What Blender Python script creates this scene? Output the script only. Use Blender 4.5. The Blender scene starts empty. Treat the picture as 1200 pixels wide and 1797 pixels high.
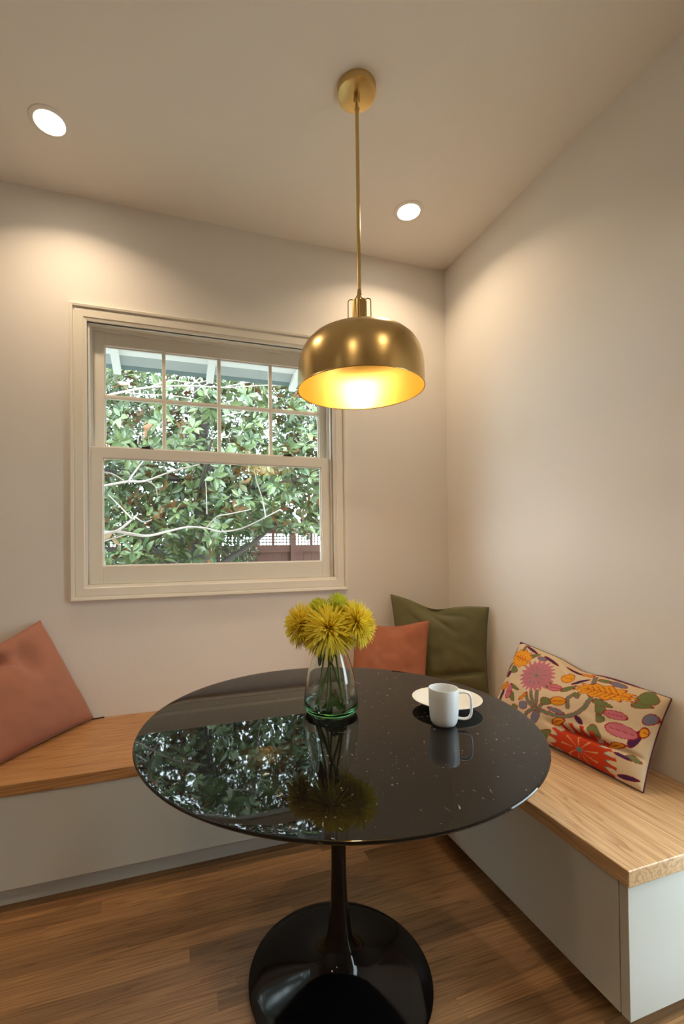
import bpy, bmesh, math, random
import numpy as np
from mathutils import Vector, Matrix

random.seed(7)
rng = np.random.default_rng(7)
scene = bpy.context.scene
COL = scene.collection

# ------------------------------------------------------------------ camera
CAM = Vector((0.0, 0.0, 1.2539))
YAW, PITCH, ROLL = 0.3118, 0.0128, 0.0117
FPX, PX, PY = 788.83, 551.39, 949.11          # focal length and principal point for a 1200 x 1797 frame
fw = Vector((math.sin(YAW) * math.cos(PITCH), math.cos(YAW) * math.cos(PITCH), math.sin(PITCH)))
rt0 = Vector((math.cos(YAW), -math.sin(YAW), 0))
up0 = rt0.cross(fw)
rt = rt0 * math.cos(ROLL) - up0 * math.sin(ROLL)
up = rt0 * math.sin(ROLL) + up0 * math.cos(ROLL)
cd = bpy.data.cameras.new('camera')
cam = bpy.data.objects.new('camera', cd)
COL.objects.link(cam)
cam.matrix_world = Matrix(((rt.x, up.x, -fw.x, CAM.x), (rt.y, up.y, -fw.y, CAM.y), (rt.z, up.z, -fw.z, CAM.z), (0, 0, 0, 1)))
cd.sensor_fit = 'VERTICAL'
cd.sensor_height = 36.0
cd.lens = FPX * 36.0 / 1797.0
cd.shift_x = (600.0 - PX) / 1797.0
cd.shift_y = (PY - 898.5) / 1797.0
cd.clip_start = 0.02
cd.clip_end = 200
scene.camera = cam

# ------------------------------------------------------------------ overcast sky, exposure
world = bpy.data.worlds.new('overcast_sky')
scene.world = world
world.use_nodes = True
bg = world.node_tree.nodes['Background']
bg.inputs['Color'].default_value = (0.80, 0.90, 1.0, 1)
SKY = 10.0
bg.inputs['Strength'].default_value = SKY
scene.view_settings.view_transform = 'Standard'
scene.view_settings.look = 'None'
scene.view_settings.gamma = 1.0
scene.view_settings.use_curve_mapping = False
scene.view_settings.exposure = 0.45
scene.cycles.max_bounces = 10
scene.cycles.diffuse_bounces = 5
scene.cycles.glossy_bounces = 5
scene.cycles.transmission_bounces = 8
scene.cycles.transparent_max_bounces = 12
scene.cycles.sample_clamp_indirect = 6.0
scene.cycles.use_denoising = True

WARM = (1.0, 0.755, 0.50)
DOWN_W = 3.9                              # every downlight in the room is the same lamp
BULB_E = 95.0

# ------------------------------------------------------------------ room measures
YB, XR, ZC = 2.400, 1.6456, 2.9665       # window wall, right wall, ceiling
XL, YF = -3.2, -3.4                      # far left wall, wall behind the viewer
SEAT = 0.44
GROUND = -0.45

# ------------------------------------------------------------------ material helpers
def new_mat(name):
    m = bpy.data.materials.new(name)
    m.use_nodes = True
    nt = m.node_tree
    return m, nt, nt.nodes['Principled BSDF']

def N(nt, kind, **kw):
    n = nt.nodes.new(kind)
    for k, v in kw.items():
        if k in n.inputs.keys():
            n.inputs[k].default_value = v
        else:
            setattr(n, k, v)
    return n

def plain(name, col, rough=0.5, metal=0.0, spec=0.5, bump=0.0, bscale=200.0, sheen=0.0, coat=0.0, var=0.0):
    m, nt, b = new_mat(name)
    b.inputs['Base Color'].default_value = (*col, 1)
    b.inputs['Roughness'].default_value = rough
    b.inputs['Metallic'].default_value = metal
    b.inputs['Specular IOR Level'].default_value = spec
    b.inputs['Sheen Weight'].default_value = sheen
    b.inputs['Coat Weight'].default_value = coat
    if bump > 0 or var > 0:
        tc = N(nt, 'ShaderNodeTexCoord')
        no = N(nt, 'ShaderNodeTexNoise', Scale=bscale, Detail=3.0)
        nt.links.new(tc.outputs['Object'], no.inputs['Vector'])
        if bump > 0:
            bp = N(nt, 'ShaderNodeBump', Strength=bump, Distance=0.002)
            nt.links.new(no.outputs['Fac'], bp.inputs['Height'])
            nt.links.new(bp.outputs['Normal'], b.inputs['Normal'])
        if var > 0:
            n2 = N(nt, 'ShaderNodeTexNoise', Scale=6.0, Detail=4.0)
            nt.links.new(tc.outputs['Object'], n2.inputs['Vector'])
            mx = N(nt, 'ShaderNodeMixRGB')
            mx.inputs['Color1'].default_value = (*[c * (1 - var) for c in col], 1)
            mx.inputs['Color2'].default_value = (*[min(1, c * (1 + var)) for c in col], 1)
            nt.links.new(n2.outputs['Fac'], mx.inputs['Fac'])
            nt.links.new(mx.outputs['Color'], b.inputs['Base Color'])
    return m

def emitter(name, col, strength):
    m, nt, b = new_mat(name)
    b.inputs['Base Color'].default_value = (*col, 1)
    b.inputs['Emission Color'].default_value = (*col, 1)
    b.inputs['Emission Strength'].default_value = strength
    return m

def wood(name, dark, light, axis='X', rough=0.35, ring=9.0, rand=0.0, fine=1.0):
    """oak: long streaks and pores along `axis` in object coordinates"""
    m, nt, b = new_mat(name)
    tc = N(nt, 'ShaderNodeTexCoord')
    oi = N(nt, 'ShaderNodeObjectInfo')
    off = N(nt, 'ShaderNodeVectorMath', operation='MULTIPLY_ADD')
    cv = N(nt, 'ShaderNodeCombineXYZ')
    for i in range(3):
        nt.links.new(oi.outputs['Random'], cv.inputs[i])
    nt.links.new(cv.outputs[0], off.inputs[0])
    off.inputs[1].default_value = (37.0, 53.0, 19.0)
    nt.links.new(tc.outputs['Object'], off.inputs[2])
    mp = N(nt, 'ShaderNodeMapping')
    nt.links.new(off.outputs[0], mp.inputs['Vector'])
    s = (0.55, ring, ring) if axis == 'X' else (ring, 0.55, ring)
    mp.inputs['Scale'].default_value = s
    n1 = N(nt, 'ShaderNodeTexNoise', Scale=1.3, Detail=2.0, Distortion=0.3)
    nt.links.new(mp.outputs[0], n1.inputs['Vector'])
    mul = N(nt, 'ShaderNodeMath', operation='MULTIPLY')
    nt.links.new(n1.outputs['Fac'], mul.inputs[0]); mul.inputs[1].default_value = 13.0
    fr = N(nt, 'ShaderNodeMath', operation='FRACT')
    nt.links.new(mul.outputs[0], fr.inputs[0])
    mp2 = N(nt, 'ShaderNodeMapping')
    nt.links.new(off.outputs[0], mp2.inputs['Vector'])
    mp2.inputs['Scale'].default_value = (6, 260 * fine, 260 * fine) if axis == 'X' else (260 * fine, 6, 260 * fine)
    n2 = N(nt, 'ShaderNodeTexNoise', Scale=1.0, Detail=3.0)
    nt.links.new(mp2.outputs[0], n2.inputs['Vector'])
    rp = N(nt, 'ShaderNodeValToRGB')
    e = rp.color_ramp.elements
    e[0].position = 0.0; e[0].color = (*dark, 1)
    e[1].position = 0.45; e[1].color = (*light, 1)
    e2 = rp.color_ramp.elements.new(1.0); e2.color = (*[0.62 * l + 0.38 * d for l, d in zip(light, dark)], 1)
    nt.links.new(fr.outputs[0], rp.inputs['Fac'])
    r2 = N(nt, 'ShaderNodeValToRGB')
    r2.color_ramp.elements[0].position = 0.36; r2.color_ramp.elements[0].color = (0.72, 0.66, 0.6, 1)
    r2.color_ramp.elements[1].position = 0.58; r2.color_ramp.elements[1].color = (1, 1, 1, 1)
    nt.links.new(n2.outputs['Fac'], r2.inputs['Fac'])
    mx = N(nt, 'ShaderNodeMixRGB', blend_type='MULTIPLY'); mx.inputs['Fac'].default_value = 0.85
    nt.links.new(rp.outputs['Color'], mx.inputs['Color1']); nt.links.new(r2.outputs['Color'], mx.inputs['Color2'])
    hs = N(nt, 'ShaderNodeHueSaturation')
    ma = N(nt, 'ShaderNodeMath', operation='MULTIPLY_ADD')
    nt.links.new(oi.outputs['Random'], ma.inputs[0]); ma.inputs[1].default_value = rand; ma.inputs[2].default_value = 1.0 - rand * 0.55
    nt.links.new(ma.outputs[0], hs.inputs['Value'])
    nt.links.new(mx.outputs['Color'], hs.inputs['Color'])
    nt.links.new(hs.outputs['Color'], b.inputs['Base Color'])
    bp = N(nt, 'ShaderNodeBump', Strength=0.12, Distance=0.001)
    nt.links.new(n2.outputs['Fac'], bp.inputs['Height']); nt.links.new(bp.outputs['Normal'], b.inputs['Normal'])
    b.inputs['Roughness'].default_value = rough
    return m

def pane_mat(name, tint=(0.95, 0.985, 0.97)):
    """flat window glass: clear, with a fresnel reflection"""
    m = bpy.data.materials.new(name); m.use_nodes = True
    nt = m.node_tree; nt.nodes.clear()
    o = N(nt, 'ShaderNodeOutputMaterial'); mx = N(nt, 'ShaderNodeMixShader')
    t = N(nt, 'ShaderNodeBsdfTransparent'); t.inputs['Color'].default_value = (*tint, 1)
    g = N(nt, 'ShaderNodeBsdfGlossy'); g.inputs['Roughness'].default_value = 0.0
    lw = N(nt, 'ShaderNodeLayerWeight'); lw.inputs['Blend'].default_value = 0.5
    pw = N(nt, 'ShaderNodeMath', operation='POWER'); pw.inputs[1].default_value = 5.0
    nt.links.new(lw.outputs['Facing'], pw.inputs[0])
    f = N(nt, 'ShaderNodeMath', operation='MULTIPLY_ADD'); f.inputs[1].default_value = 0.96; f.inputs[2].default_value = 0.04
    nt.links.new(pw.outputs[0], f.inputs[0])
    nt.links.new(f.outputs[0], mx.inputs[0]); nt.links.new(t.outputs[0], mx.inputs[1]); nt.links.new(g.outputs[0], mx.inputs[2])
    nt.links.new(mx.outputs[0], o.inputs['Surface'])
    return m

def cloth(name, col, var=0.08, scale=900.0, fade=0.0):
    m, nt, b = new_mat(name)
    tc = N(nt, 'ShaderNodeTexCoord')
    wx = N(nt, 'ShaderNodeTexNoise', Scale=scale, Detail=1.0)
    nt.links.new(tc.outputs['Object'], wx.inputs['Vector'])
    big = N(nt, 'ShaderNodeTexNoise', Scale=9.0, Detail=5.0)
    nt.links.new(tc.outputs['Object'], big.inputs['Vector'])
    mx = N(nt, 'ShaderNodeMixRGB')
    mx.inputs['Color1'].default_value = (*[c * (1 - var) for c in col], 1)
    mx.inputs['Color2'].default_value = (*[c * (1 + var) for c in col], 1)
    nt.links.new(big.outputs['Fac'], mx.inputs['Fac'])
    nt.links.new(mx.outputs['Color'], b.inputs['Base Color'])
    bp = N(nt, 'ShaderNodeBump', Strength=0.35, Distance=0.0015)
    nt.links.new(wx.outputs['Fac'], bp.inputs['Height']); nt.links.new(bp.outputs['Normal'], b.inputs['Normal'])
    b.inputs['Roughness'].default_value = 0.92
    b.inputs['Sheen Weight'].default_value = 0.15
    b.inputs['Specular IOR Level'].default_value = 0.15
    return m

# ------------------------------------------------------------------ object helpers
def tag(o, label=None, cat=None, group=None, kind=None):
    if label: o['label'] = label
    if cat: o['category'] = cat
    if group: o['group'] = group
    if kind: o['kind'] = kind
    return o

def thing(name, label, cat, loc=(0, 0, 0), group=None):
    o = bpy.data.objects.new(name, None)
    o.empty_display_size = 0.05
    COL.objects.link(o); o.location = loc
    return tag(o, label, cat, group)

def struct(name, loc=(0, 0, 0)):
    o = bpy.data.objects.new(name, None); COL.objects.link(o); o.location = loc; o.empty_display_size = 0.05
    o['kind'] = 'structure'
    return o

def origin_of(o):
    v = Vector((0, 0, 0))
    while o is not None:
        v += o.location; o = o.parent
    return v

def link(name, me, mat=None, parent=None, loc=None):
    o = bpy.data.objects.new(name, me)
    COL.objects.link(o)
    if mat is not None:
        for mm in (mat if isinstance(mat, (list, tuple)) else [mat]):
            me.materials.append(mm)
    if parent is not None:
        o.parent = parent
    if loc is not None:
        o.location = loc
    return o

def build(name, bm, mat, parent=None, smooth=False, loc=None):
    """bm holds world coordinates; the mesh is stored relative to its thing's origin"""
    org = origin_of(parent) if parent is not None else (Vector(loc) if loc is not None else Vector((0, 0, 0)))
    if org.length > 0:
        bmesh.ops.translate(bm, vec=-org, verts=bm.verts)
    bmesh.ops.recalc_face_normals(bm, faces=bm.faces)
    me = bpy.data.meshes.new(name)
    bm.to_mesh(me); bm.free()
    if smooth:
        me.polygons.foreach_set('use_smooth', [True] * len(me.polygons))
        me.set_sharp_from_angle(angle=math.radians(38))
    return link(name, me, mat, parent, org if parent is None else None)

def add_box(bm, x0, x1, y0, y1, z0, z1, bevel=0.0, seg=2):
    r = bmesh.ops.create_cube(bm, size=1.0)
    vs = r['verts']
    bmesh.ops.scale(bm, vec=(x1 - x0, y1 - y0, z1 - z0), verts=vs)
    bmesh.ops.translate(bm, vec=((x0 + x1) / 2, (y0 + y1) / 2, (z0 + z1) / 2), verts=vs)
    if bevel > 0:
        es = list({e for v in vs for e in v.link_edges})
        bmesh.ops.bevel(bm, geom=es, offset=bevel, segments=seg, affect='EDGES', profile=0.5)

def box(name, x0, x1, y0, y1, z0, z1, mat, parent=None, bevel=0.0, seg=2):
    bm = bmesh.new(); add_box(bm, x0, x1, y0, y1, z0, z1, bevel, seg)
    return build(name, bm, mat, parent, smooth=False)

def add_lathe(bm, prof, c, seg=64, cap0=False, cap1=False):
    rings = []
    for r, z in prof:
        if r < 1e-6:
            rings.append([bm.verts.new((c[0], c[1], c[2] + z))])
        else:
            rings.append([bm.verts.new((c[0] + r * math.cos(2 * math.pi * k / seg), c[1] + r * math.sin(2 * math.pi * k / seg), c[2] + z)) for k in range(seg)])
    for a, b in zip(rings[:-1], rings[1:]):
        for k in range(seg):
            j = (k + 1) % seg
            if len(a) == 1 and len(b) == 1: continue
            if len(a) == 1: bm.faces.new((a[0], b[k], b[j]))
            elif len(b) == 1: bm.faces.new((a[k], a[j], b[0]))
            else: bm.faces.new((a[k], a[j], b[j], b[k]))
    if cap0 and len(rings[0]) > 1: bm.faces.new(rings[0])
    if cap1 and len(rings[-1]) > 1: bm.faces.new(rings[-1])

def lathe(name, prof, c, mat, parent=None, seg=64, cap0=False, cap1=False, loc=None):
    bm = bmesh.new(); add_lathe(bm, prof, c, seg, cap0, cap1)
    return build(name, bm, mat, parent, smooth=True, loc=loc)

def add_tube(bm, pts, rad, seg=8, closed=False):
    pts = [Vector(p) for p in pts]
    n = len(pts)
    rad = rad if isinstance(rad, (list, tuple)) else [rad] * n
    rings = []
    ref = None
    for i, p in enumerate(pts):
        if closed:
            t = (pts[(i + 1) % n] - pts[i - 1]).normalized()
        else:
            t = (pts[min(i + 1, n - 1)] - pts[max(i - 1, 0)]).normalized()
        if ref is None:
            ref = Vector((0, 0, 1)) if abs(t.z) < 0.9 else Vector((1, 0, 0))
        a = (ref - t * ref.dot(t)).normalized(); b = t.cross(a); ref = a
        rings.append([bm.verts.new(p + (a * math.cos(2 * math.pi * k / seg) + b * math.sin(2 * math.pi * k / seg)) * rad[i]) for k in range(seg)])
    m = n if closed else n - 1
    for i in range(m):
        A, B = rings[i], rings[(i + 1) % n]
        for k in range(seg):
            j = (k + 1) % seg
            bm.faces.new((A[k], A[j], B[j], B[k]))
    if not closed:
        bm.faces.new(rings[0][::-1]); bm.faces.new(rings[-1])

def tube(name, pts, rad, mat, parent=None, seg=8, closed=False):
    bm = bmesh.new(); add_tube(bm, pts, rad, seg, closed)
    return build(name, bm, mat, parent, smooth=True)

def bez(pts, n=8):
    """Catmull-Rom through pts"""
    P = [Vector(p) for p in pts]
    out = []
    for i in range(len(P) - 1):
        p0 = P[max(i - 1, 0)]; p1 = P[i]; p2 = P[i + 1]; p3 = P[min(i + 2, len(P) - 1)]
        for k in range(n):
            t = k / n
            out.append(0.5 * ((2 * p1) + (p2 - p0) * t + (2 * p0 - 5 * p1 + 4 * p2 - p3) * t * t + (3 * p1 - p0 - 3 * p2 + p3) * t ** 3))
    out.append(P[-1])
    return out

def add_prism_xz(bm, poly, y0, y1):
    a = [bm.verts.new((x, y0, z)) for x, z in poly]; b = [bm.verts.new((x, y1, z)) for x, z in poly]
    n = len(poly)
    bm.faces.new(a); bm.faces.new(b[::-1])
    for k in range(n):
        j = (k + 1) % n
        bm.faces.new((a[k], b[k], b[j], a[j]))

# ------------------------------------------------------------------ materials
M = {}
M['wall'] = plain('white_wall_paint', (0.82, 0.79, 0.745), 0.62, bump=0.05, bscale=350, spec=0.35)
M['ceiling'] = plain('white_ceiling_paint', (0.88, 0.845, 0.79), 0.8, bump=0.04, bscale=350, spec=0.2)
M['trim'] = plain('cream_trim_paint', (0.84, 0.81, 0.72), 0.35, spec=0.4)
M['sash'] = plain('cream_sash_paint', (0.82, 0.79, 0.70), 0.38, spec=0.4)
M['vinyl'] = plain('white_jamb_track', (0.82, 0.80, 0.76), 0.45)
M['cabinet'] = plain('pale_grey_green_lacquer', (0.58, 0.60, 0.56), 0.28, spec=0.45, bump=0.02, bscale=500)
M['toe'] = plain('grey_toe_kick_lacquer', (0.50, 0.51, 0.48), 0.4)
M['bench_x'] = wood('oiled_oak_bench_x', (0.36, 0.175, 0.065), (0.56, 0.31, 0.135), 'X', 0.38, 10.0)
M['bench_y'] = wood('oiled_oak_bench_y_daylit_tone', (0.46, 0.28, 0.14), (0.70, 0.48, 0.27), 'Y', 0.28, 10.0)  # paler than the other seat: cool daylight sheen mixed into the oak colour
M['plank'] = wood('oak_strip_floor', (0.23, 0.115, 0.045), (0.38, 0.205, 0.088), 'X', 0.40, 11.0, rand=0.75)
M['subfloor'] = plain('dark_subfloor', (0.05, 0.03, 0.015), 0.8)
M['brass'] = plain('satin_brass', (0.60, 0.43, 0.18), 0.27, metal=1.0, bump=0.02, bscale=60)
M['brass_in'] = plain('gold_shade_lining', (0.85, 0.56, 0.16), 0.38, metal=1.0)
M['brass_rod'] = plain('satin_brass_rod', (0.62, 0.46, 0.20), 0.3, metal=1.0)
M['bulb'] = emitter('warm_bulb', (1.0, 0.79, 0.54), BULB_E)
M['diffuser'] = emitter('downlight_diffuser', (1.0, 0.86, 0.66), 22.0)
M['ring'] = plain('white_downlight_trim', (0.82, 0.80, 0.76), 0.5)
M['black_lacquer'] = plain('black_gloss_lacquer', (0.003, 0.003, 0.0035), 0.09, spec=0.28)
M['pane'] = pane_mat('window_glass')
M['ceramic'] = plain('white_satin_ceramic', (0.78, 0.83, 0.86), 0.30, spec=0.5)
M['ceramic2'] = plain('ivory_satin_ceramic', (0.74, 0.775, 0.74), 0.38, spec=0.5)
M['dark_metal'] = plain('dark_bronze_metal', (0.05, 0.035, 0.025), 0.4, metal=0.8)
M['stripe'] = plain('black_stripe', (0.01, 0.008, 0.008), 0.6)

def marble():
    m, nt, b = new_mat('black_fossil_marble')
    tc = N(nt, 'ShaderNodeTexCoord')
    ds = N(nt, 'ShaderNodeTexNoise', Scale=7.0, Detail=2.0)
    nt.links.new(tc.outputs['Object'], ds.inputs['Vector'])
    va = N(nt, 'ShaderNodeVectorMath', operation='MULTIPLY_ADD')
    nt.links.new(ds.outputs['Color'], va.inputs[0]); va.inputs[1].default_value = (0.25, 0.25, 0.25)
    nt.links.new(tc.outputs['Object'], va.inputs[2])
    masks = []
    for sc, thr, cut, st in ((26, 0.058, 0.76, (1.0, 0.42, 1)), (37, 0.058, 0.78, (0.5, 1.0, 1)), (60, 0.075, 0.78, (1, 0.75, 1))):
        mp = N(nt, 'ShaderNodeMapping'); mp.inputs['Scale'].default_value = st; mp.inputs['Rotation'].default_value = (0, 0, sc * 0.37)
        nt.links.new(va.outputs[0], mp.inputs['Vector'])
        vo = N(nt, 'ShaderNodeTexVoronoi', Scale=float(sc)); vo.voronoi_dimensions = '2D'
        nt.links.new(mp.outputs[0], vo.inputs['Vector'])
        lt = N(nt, 'ShaderNodeMapRange'); lt.inputs['From Min'].default_value = thr; lt.inputs['From Max'].default_value = thr * 0.3
        nt.links.new(vo.outputs['Distance'], lt.inputs['Value'])
        sp = N(nt, 'ShaderNodeSeparateColor'); nt.links.new(vo.outputs['Color'], sp.inputs[0])
        gt = N(nt, 'ShaderNodeMapRange'); gt.inputs['From Min'].default_value = cut; gt.inputs['From Max'].default_value = 1.0
        nt.links.new(sp.outputs[0], gt.inputs['Value'])
        mu = N(nt, 'ShaderNodeMath', operation='MULTIPLY'); nt.links.new(lt.outputs[0], mu.inputs[0]); nt.links.new(gt.outputs[0], mu.inputs[1])
        masks.append(mu)
    ad = N(nt, 'ShaderNodeMath', operation='ADD'); nt.links.new(masks[0].outputs[0], ad.inputs[0]); nt.links.new(masks[1].outputs[0], ad.inputs[1])
    a2 = N(nt, 'ShaderNodeMath', operation='ADD', use_clamp=True); nt.links.new(ad.outputs[0], a2.inputs[0]); nt.links.new(masks[2].outputs[0], a2.inputs[1])
    mx = N(nt, 'ShaderNodeMixRGB'); mx.inputs['Color1'].default_value = (0.006, 0.0055, 0.0055, 1); mx.inputs['Color2'].default_value = (0.42, 0.41, 0.40, 1)
    nt.links.new(a2.outputs[0], mx.inputs['Fac']); nt.links.new(mx.outputs['Color'], b.inputs['Base Color'])
    b.inputs['Roughness'].default_value = 0.02
    b.inputs['IOR'].default_value = 1.38
    return m
M['marble'] = marble()
# ================================================================== THE SETTING
def slab_with_holes(name, axis, pos, thick, u0, u1, z0, z1, holes, mat):
    """a wall in plane axis=pos, thickness away from the room, with rectangular holes (ua,ub,za,zb)"""
    bm = bmesh.new()
    us = sorted({u0, u1, *[h[0] for h in holes], *[h[1] for h in holes]})
    zs = sorted({z0, z1, *[h[2] for h in holes], *[h[3] for h in holes]})
    cell = lambda i, k: (us[i], us[i + 1], zs[k], zs[k + 1])
    solid = lambda i, k: 0 <= i < len(us) - 1 and 0 <= k < len(zs) - 1 and not any(
        us[i] >= h[0] - 1e-6 and us[i + 1] <= h[1] + 1e-6 and zs[k] >= h[2] - 1e-6 and zs[k + 1] <= h[3] + 1e-6 for h in holes)
    P = (lambda u, d, z: (u, d, z)) if axis == 'y' else (lambda u, d, z: (d, u, z))
    a, b = pos, pos + thick
    quad = lambda pts: bm.faces.new([bm.verts.new(q) for q in pts])
    for i in range(len(us) - 1):
        for k in range(len(zs) - 1):
            if not solid(i, k): continue
            ua, ub, za, zb = cell(i, k)
            quad([P(ua, a, za), P(ub, a, za), P(ub, a, zb), P(ua, a, zb)])
            quad([P(ua, b, za), P(ub, b, za), P(ub, b, zb), P(ua, b, zb)])
            if not solid(i - 1, k): quad([P(ua, a, za), P(ua, b, za), P(ua, b, zb), P(ua, a, zb)])
            if not solid(i + 1, k): quad([P(ub, a, za), P(ub, b, za), P(ub, b, zb), P(ub, a, zb)])
            if not solid(i, k - 1): quad([P(ua, a, za), P(ub, a, za), P(ub, b, za), P(ua, b, za)])
            if not solid(i, k + 1): quad([P(ua, a, zb), P(ub, a, zb), P(ub, b, zb), P(ua, b, zb)])
    bmesh.ops.remove_doubles(bm, verts=bm.verts, dist=1e-5)
    o = build(name, bm, mat); o['kind'] = 'structure'
    return o

WO = (-0.385, 0.900, 1.070, 2.372)             # window opening in the back wall
DO = (0.17, 0.77, 0.0, 2.10)                 # glazed door in the right wall, behind the viewer
slab_with_holes('wall_back', 'y', YB, 0.15, XL - 0.15, XR + 0.15, GROUND, ZC + 0.12, [WO], M['wall'])
slab_with_holes('wall_right', 'x', XR, 0.15, YF - 0.15, YB, GROUND, ZC + 0.12, [DO], M['wall'])
slab_with_holes('wall_left', 'x', XL, -0.15, YF - 0.15, YB, GROUND, ZC + 0.12, [], M['wall'])
slab_with_holes('wall_front', 'y', YF, -0.15, XL, XR, GROUND, ZC + 0.12, [], M['wall'])
c = box('ceiling', XL, XR, YF, YB, ZC, ZC + 0.12, M['ceiling']); c['kind'] = 'structure'
floor = box('floor', XL, XR, YF, YB, -0.14, -0.012, M['subfloor']); floor['kind'] = 'structure'

# oak strip floor: single boards where the photograph shows them, one joined field beyond
PW = 0.0575
lengths = [0.42, 0.55, 0.68, 0.8, 0.95, 1.15]
plank_me = {}
def plank_mesh(L):
    if L not in plank_me:
        bm = bmesh.new(); add_box(bm, 0, L - 0.0004, 0, PW - 0.0004, -0.014, 0.0)
        me = bpy.data.meshes.new('plank'); bmesh.ops.recalc_face_normals(bm, faces=bm.faces); bm.to_mesh(me); bm.free()
        me.materials.append(M['plank']); plank_me[L] = me
    return plank_me[L]
rest = bmesh.new()
r0 = random.Random(11)
y = YF; row = 0; nplank = 0
while y < 1.90:
    x = XL
    near = y > 0.35
    if near:
        xs = -1.35
        add_box(rest, XL, xs - 0.001, y, y + PW - 0.0007, -0.014, 0)
        x = xs - r0.random() * 0.4
        first = True
        while x < 1.10:
            L = r0.choice(lengths)
            o = bpy.data.objects.new('plank', plank_mesh(L)); COL.objects.link(o); o.parent = floor
            o.location = (x, y, 0.0); nplank += 1
            x += L
        x = max(x, 1.1)
    else:
        while x < XR:
            L = min(r0.choice(lengths) * 1.6, XR - x)
            add_box(rest, x, x + L - 0.001, y, y + PW - 0.0007, -0.014, 0); x += L
    if near and x < XR:
        add_box(rest, x, XR, y, y + PW - 0.0007, -0.014, 0)
    y += PW; row += 1
add_box(rest, XL, XR, y, YB, -0.014, 0)
o = build('plank_field', rest, M['plank'], floor); o['kind'] = 'stuff'

# ------------------------------------------------------------------ the double-hung window
win = struct('window_1', (0.2575, YB, WO[2]))
x0, x1, z0, z1 = WO
# mitred casing: cross-section as (distance outwards from the opening, depth into the room)
CP = [(-0.012, -0.010), (-0.012, 0.012), (0.000, 0.0155), (0.004, 0.0185), (0.040, 0.0200), (0.0425, 0.0165), (0.0455, 0.0165), (0.048, 0.0265), (0.058, 0.0285), (0.0625, 0.0260), (0.0625, -0.002)]
def casing_side(side):
    bm = bmesh.new()
    A, B = [], []
    for d, q in CP:
        yy = YB - q
        if side == 'top': a, b = (x0 - d, yy, z1 + d), (x1 + d, yy, z1 + d)
        if side == 'bottom': a, b = (x0 - d, yy, z0 - d), (x1 + d, yy, z0 - d)
        if side == 'left': a, b = (x0 - d, yy, z0 - d), (x0 - d, yy, z1 + d)
        if side == 'right': a, b = (x1 + d, yy, z0 - d), (x1 + d, yy, z1 + d)
        A.append(bm.verts.new(a)); B.append(bm.verts.new(b))
    n = len(A)
    for k in range(n):
        j = (k + 1) % n
        bm.faces.new((A[k], A[j], B[j], B[k]))
    bm.faces.new(A); bm.faces.new(B)
    build('casing', bm, M['trim'], win)
for s in ('top', 'bottom', 'left', 'right'): casing_side(s)
# jambs lining the opening, stop beads and tracks
J = 0.012
box('jamb', x0 - 0.001, x0 + J, YB - 0.002, YB + 0.15, z0, z1, M['trim'], win)
box('jamb', x1 - J, x1 + 0.001, YB - 0.002, YB + 0.15, z0, z1, M['trim'], win)
box('head_jamb', x0 + J, x1 - J, YB - 0.002, YB + 0.15, z1 - J, z1 + 0.001, M['trim'], win)
box('window_sill', x0 + J, x1 - J, YB - 0.002, YB + 0.19, z0 - 0.001, z0 + J, M['trim'], win)
for s, xa in ((1, x0 + J), (-1, x1 - J)):
    for ya, yb_, w in ((YB + 0.004, YB + 0.016, 0.010), (YB + 0.050, YB + 0.054, 0.016), (YB + 0.062, YB + 0.066, 0.016), (YB + 0.108, YB + 0.122, 0.014)):
        box('track_rib', min(xa, xa + s * w), max(xa, xa + s * w), ya, yb_, z0 + J, z1 - J, M['vinyl'], win)
box('stop_bead', x0 + J, x1 - J, YB + 0.054, YB + 0.064, z1 - J - 0.012, z1 - J, M['trim'], win)

def sash(name, sx0, sx1, sz0, sz1, gx0, gx1, gz0, gz1, ya, yb_):
    s = bpy.data.objects.new(name, None); COL.objects.link(s); s.parent = win; s.empty_display_size = 0.05
    box('stile', sx0, gx0, ya, yb_, sz0, sz1, M['sash'], s, 0.0015, 1)
    box('stile', gx1, sx1, ya, yb_, sz0, sz1, M['sash'], s, 0.0015, 1)
    box('rail', gx0, gx1, ya, yb_, gz1, sz1, M['sash'], s, 0.0015, 1)
    box('rail', gx0, gx1, ya, yb_, sz0, gz0, M['sash'], s, 0.0015, 1)
    # slim glazing bead
    w = 0.005
    for a in ((gx0, gx0 + w, gz0, gz1), (gx1 - w, gx1, gz0, gz1), (gx0 + w, gx1 - w, gz0, gz0 + w), (gx0 + w, gx1 - w, gz1 - w, gz1)):
        box('glazing_bead', a[0], a[1], (ya + yb_) / 2 - 0.006, (ya + yb_) / 2 + 0.006, a[2], a[3], M['vinyl'], s)
    return s
lo = sash('lower_sash', -0.366, 0.881, 1.0825, 1.757, -0.3110, 0.8250, 1.170, 1.705, YB + 0.018, YB + 0.048)
ups = sash('upper_sash', -0.368, 0.883, 1.722, 2.352, -0.3060, 0.8330, 1.770, 2.283, YB + 0.068, YB + 0.106)
ymid = YB + 0.033
box('pane', -0.3105, 0.8245, ymid - 0.002, ymid + 0.002, 1.1705, 1.7045, M['pane'], lo)
ym2 = YB + 0.087
vx = [-0.306, -0.0215, 0.2635, 0.5485, 0.833]
for k in (1, 2, 3):
    box('muntin', vx[k] - 0.0095, vx[k] + 0.0095, ym2 - 0.014, ym2 + 0.014, 1.770, 2.283, M['sash'], ups, 0.003, 2)
zm = 2.026
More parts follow.
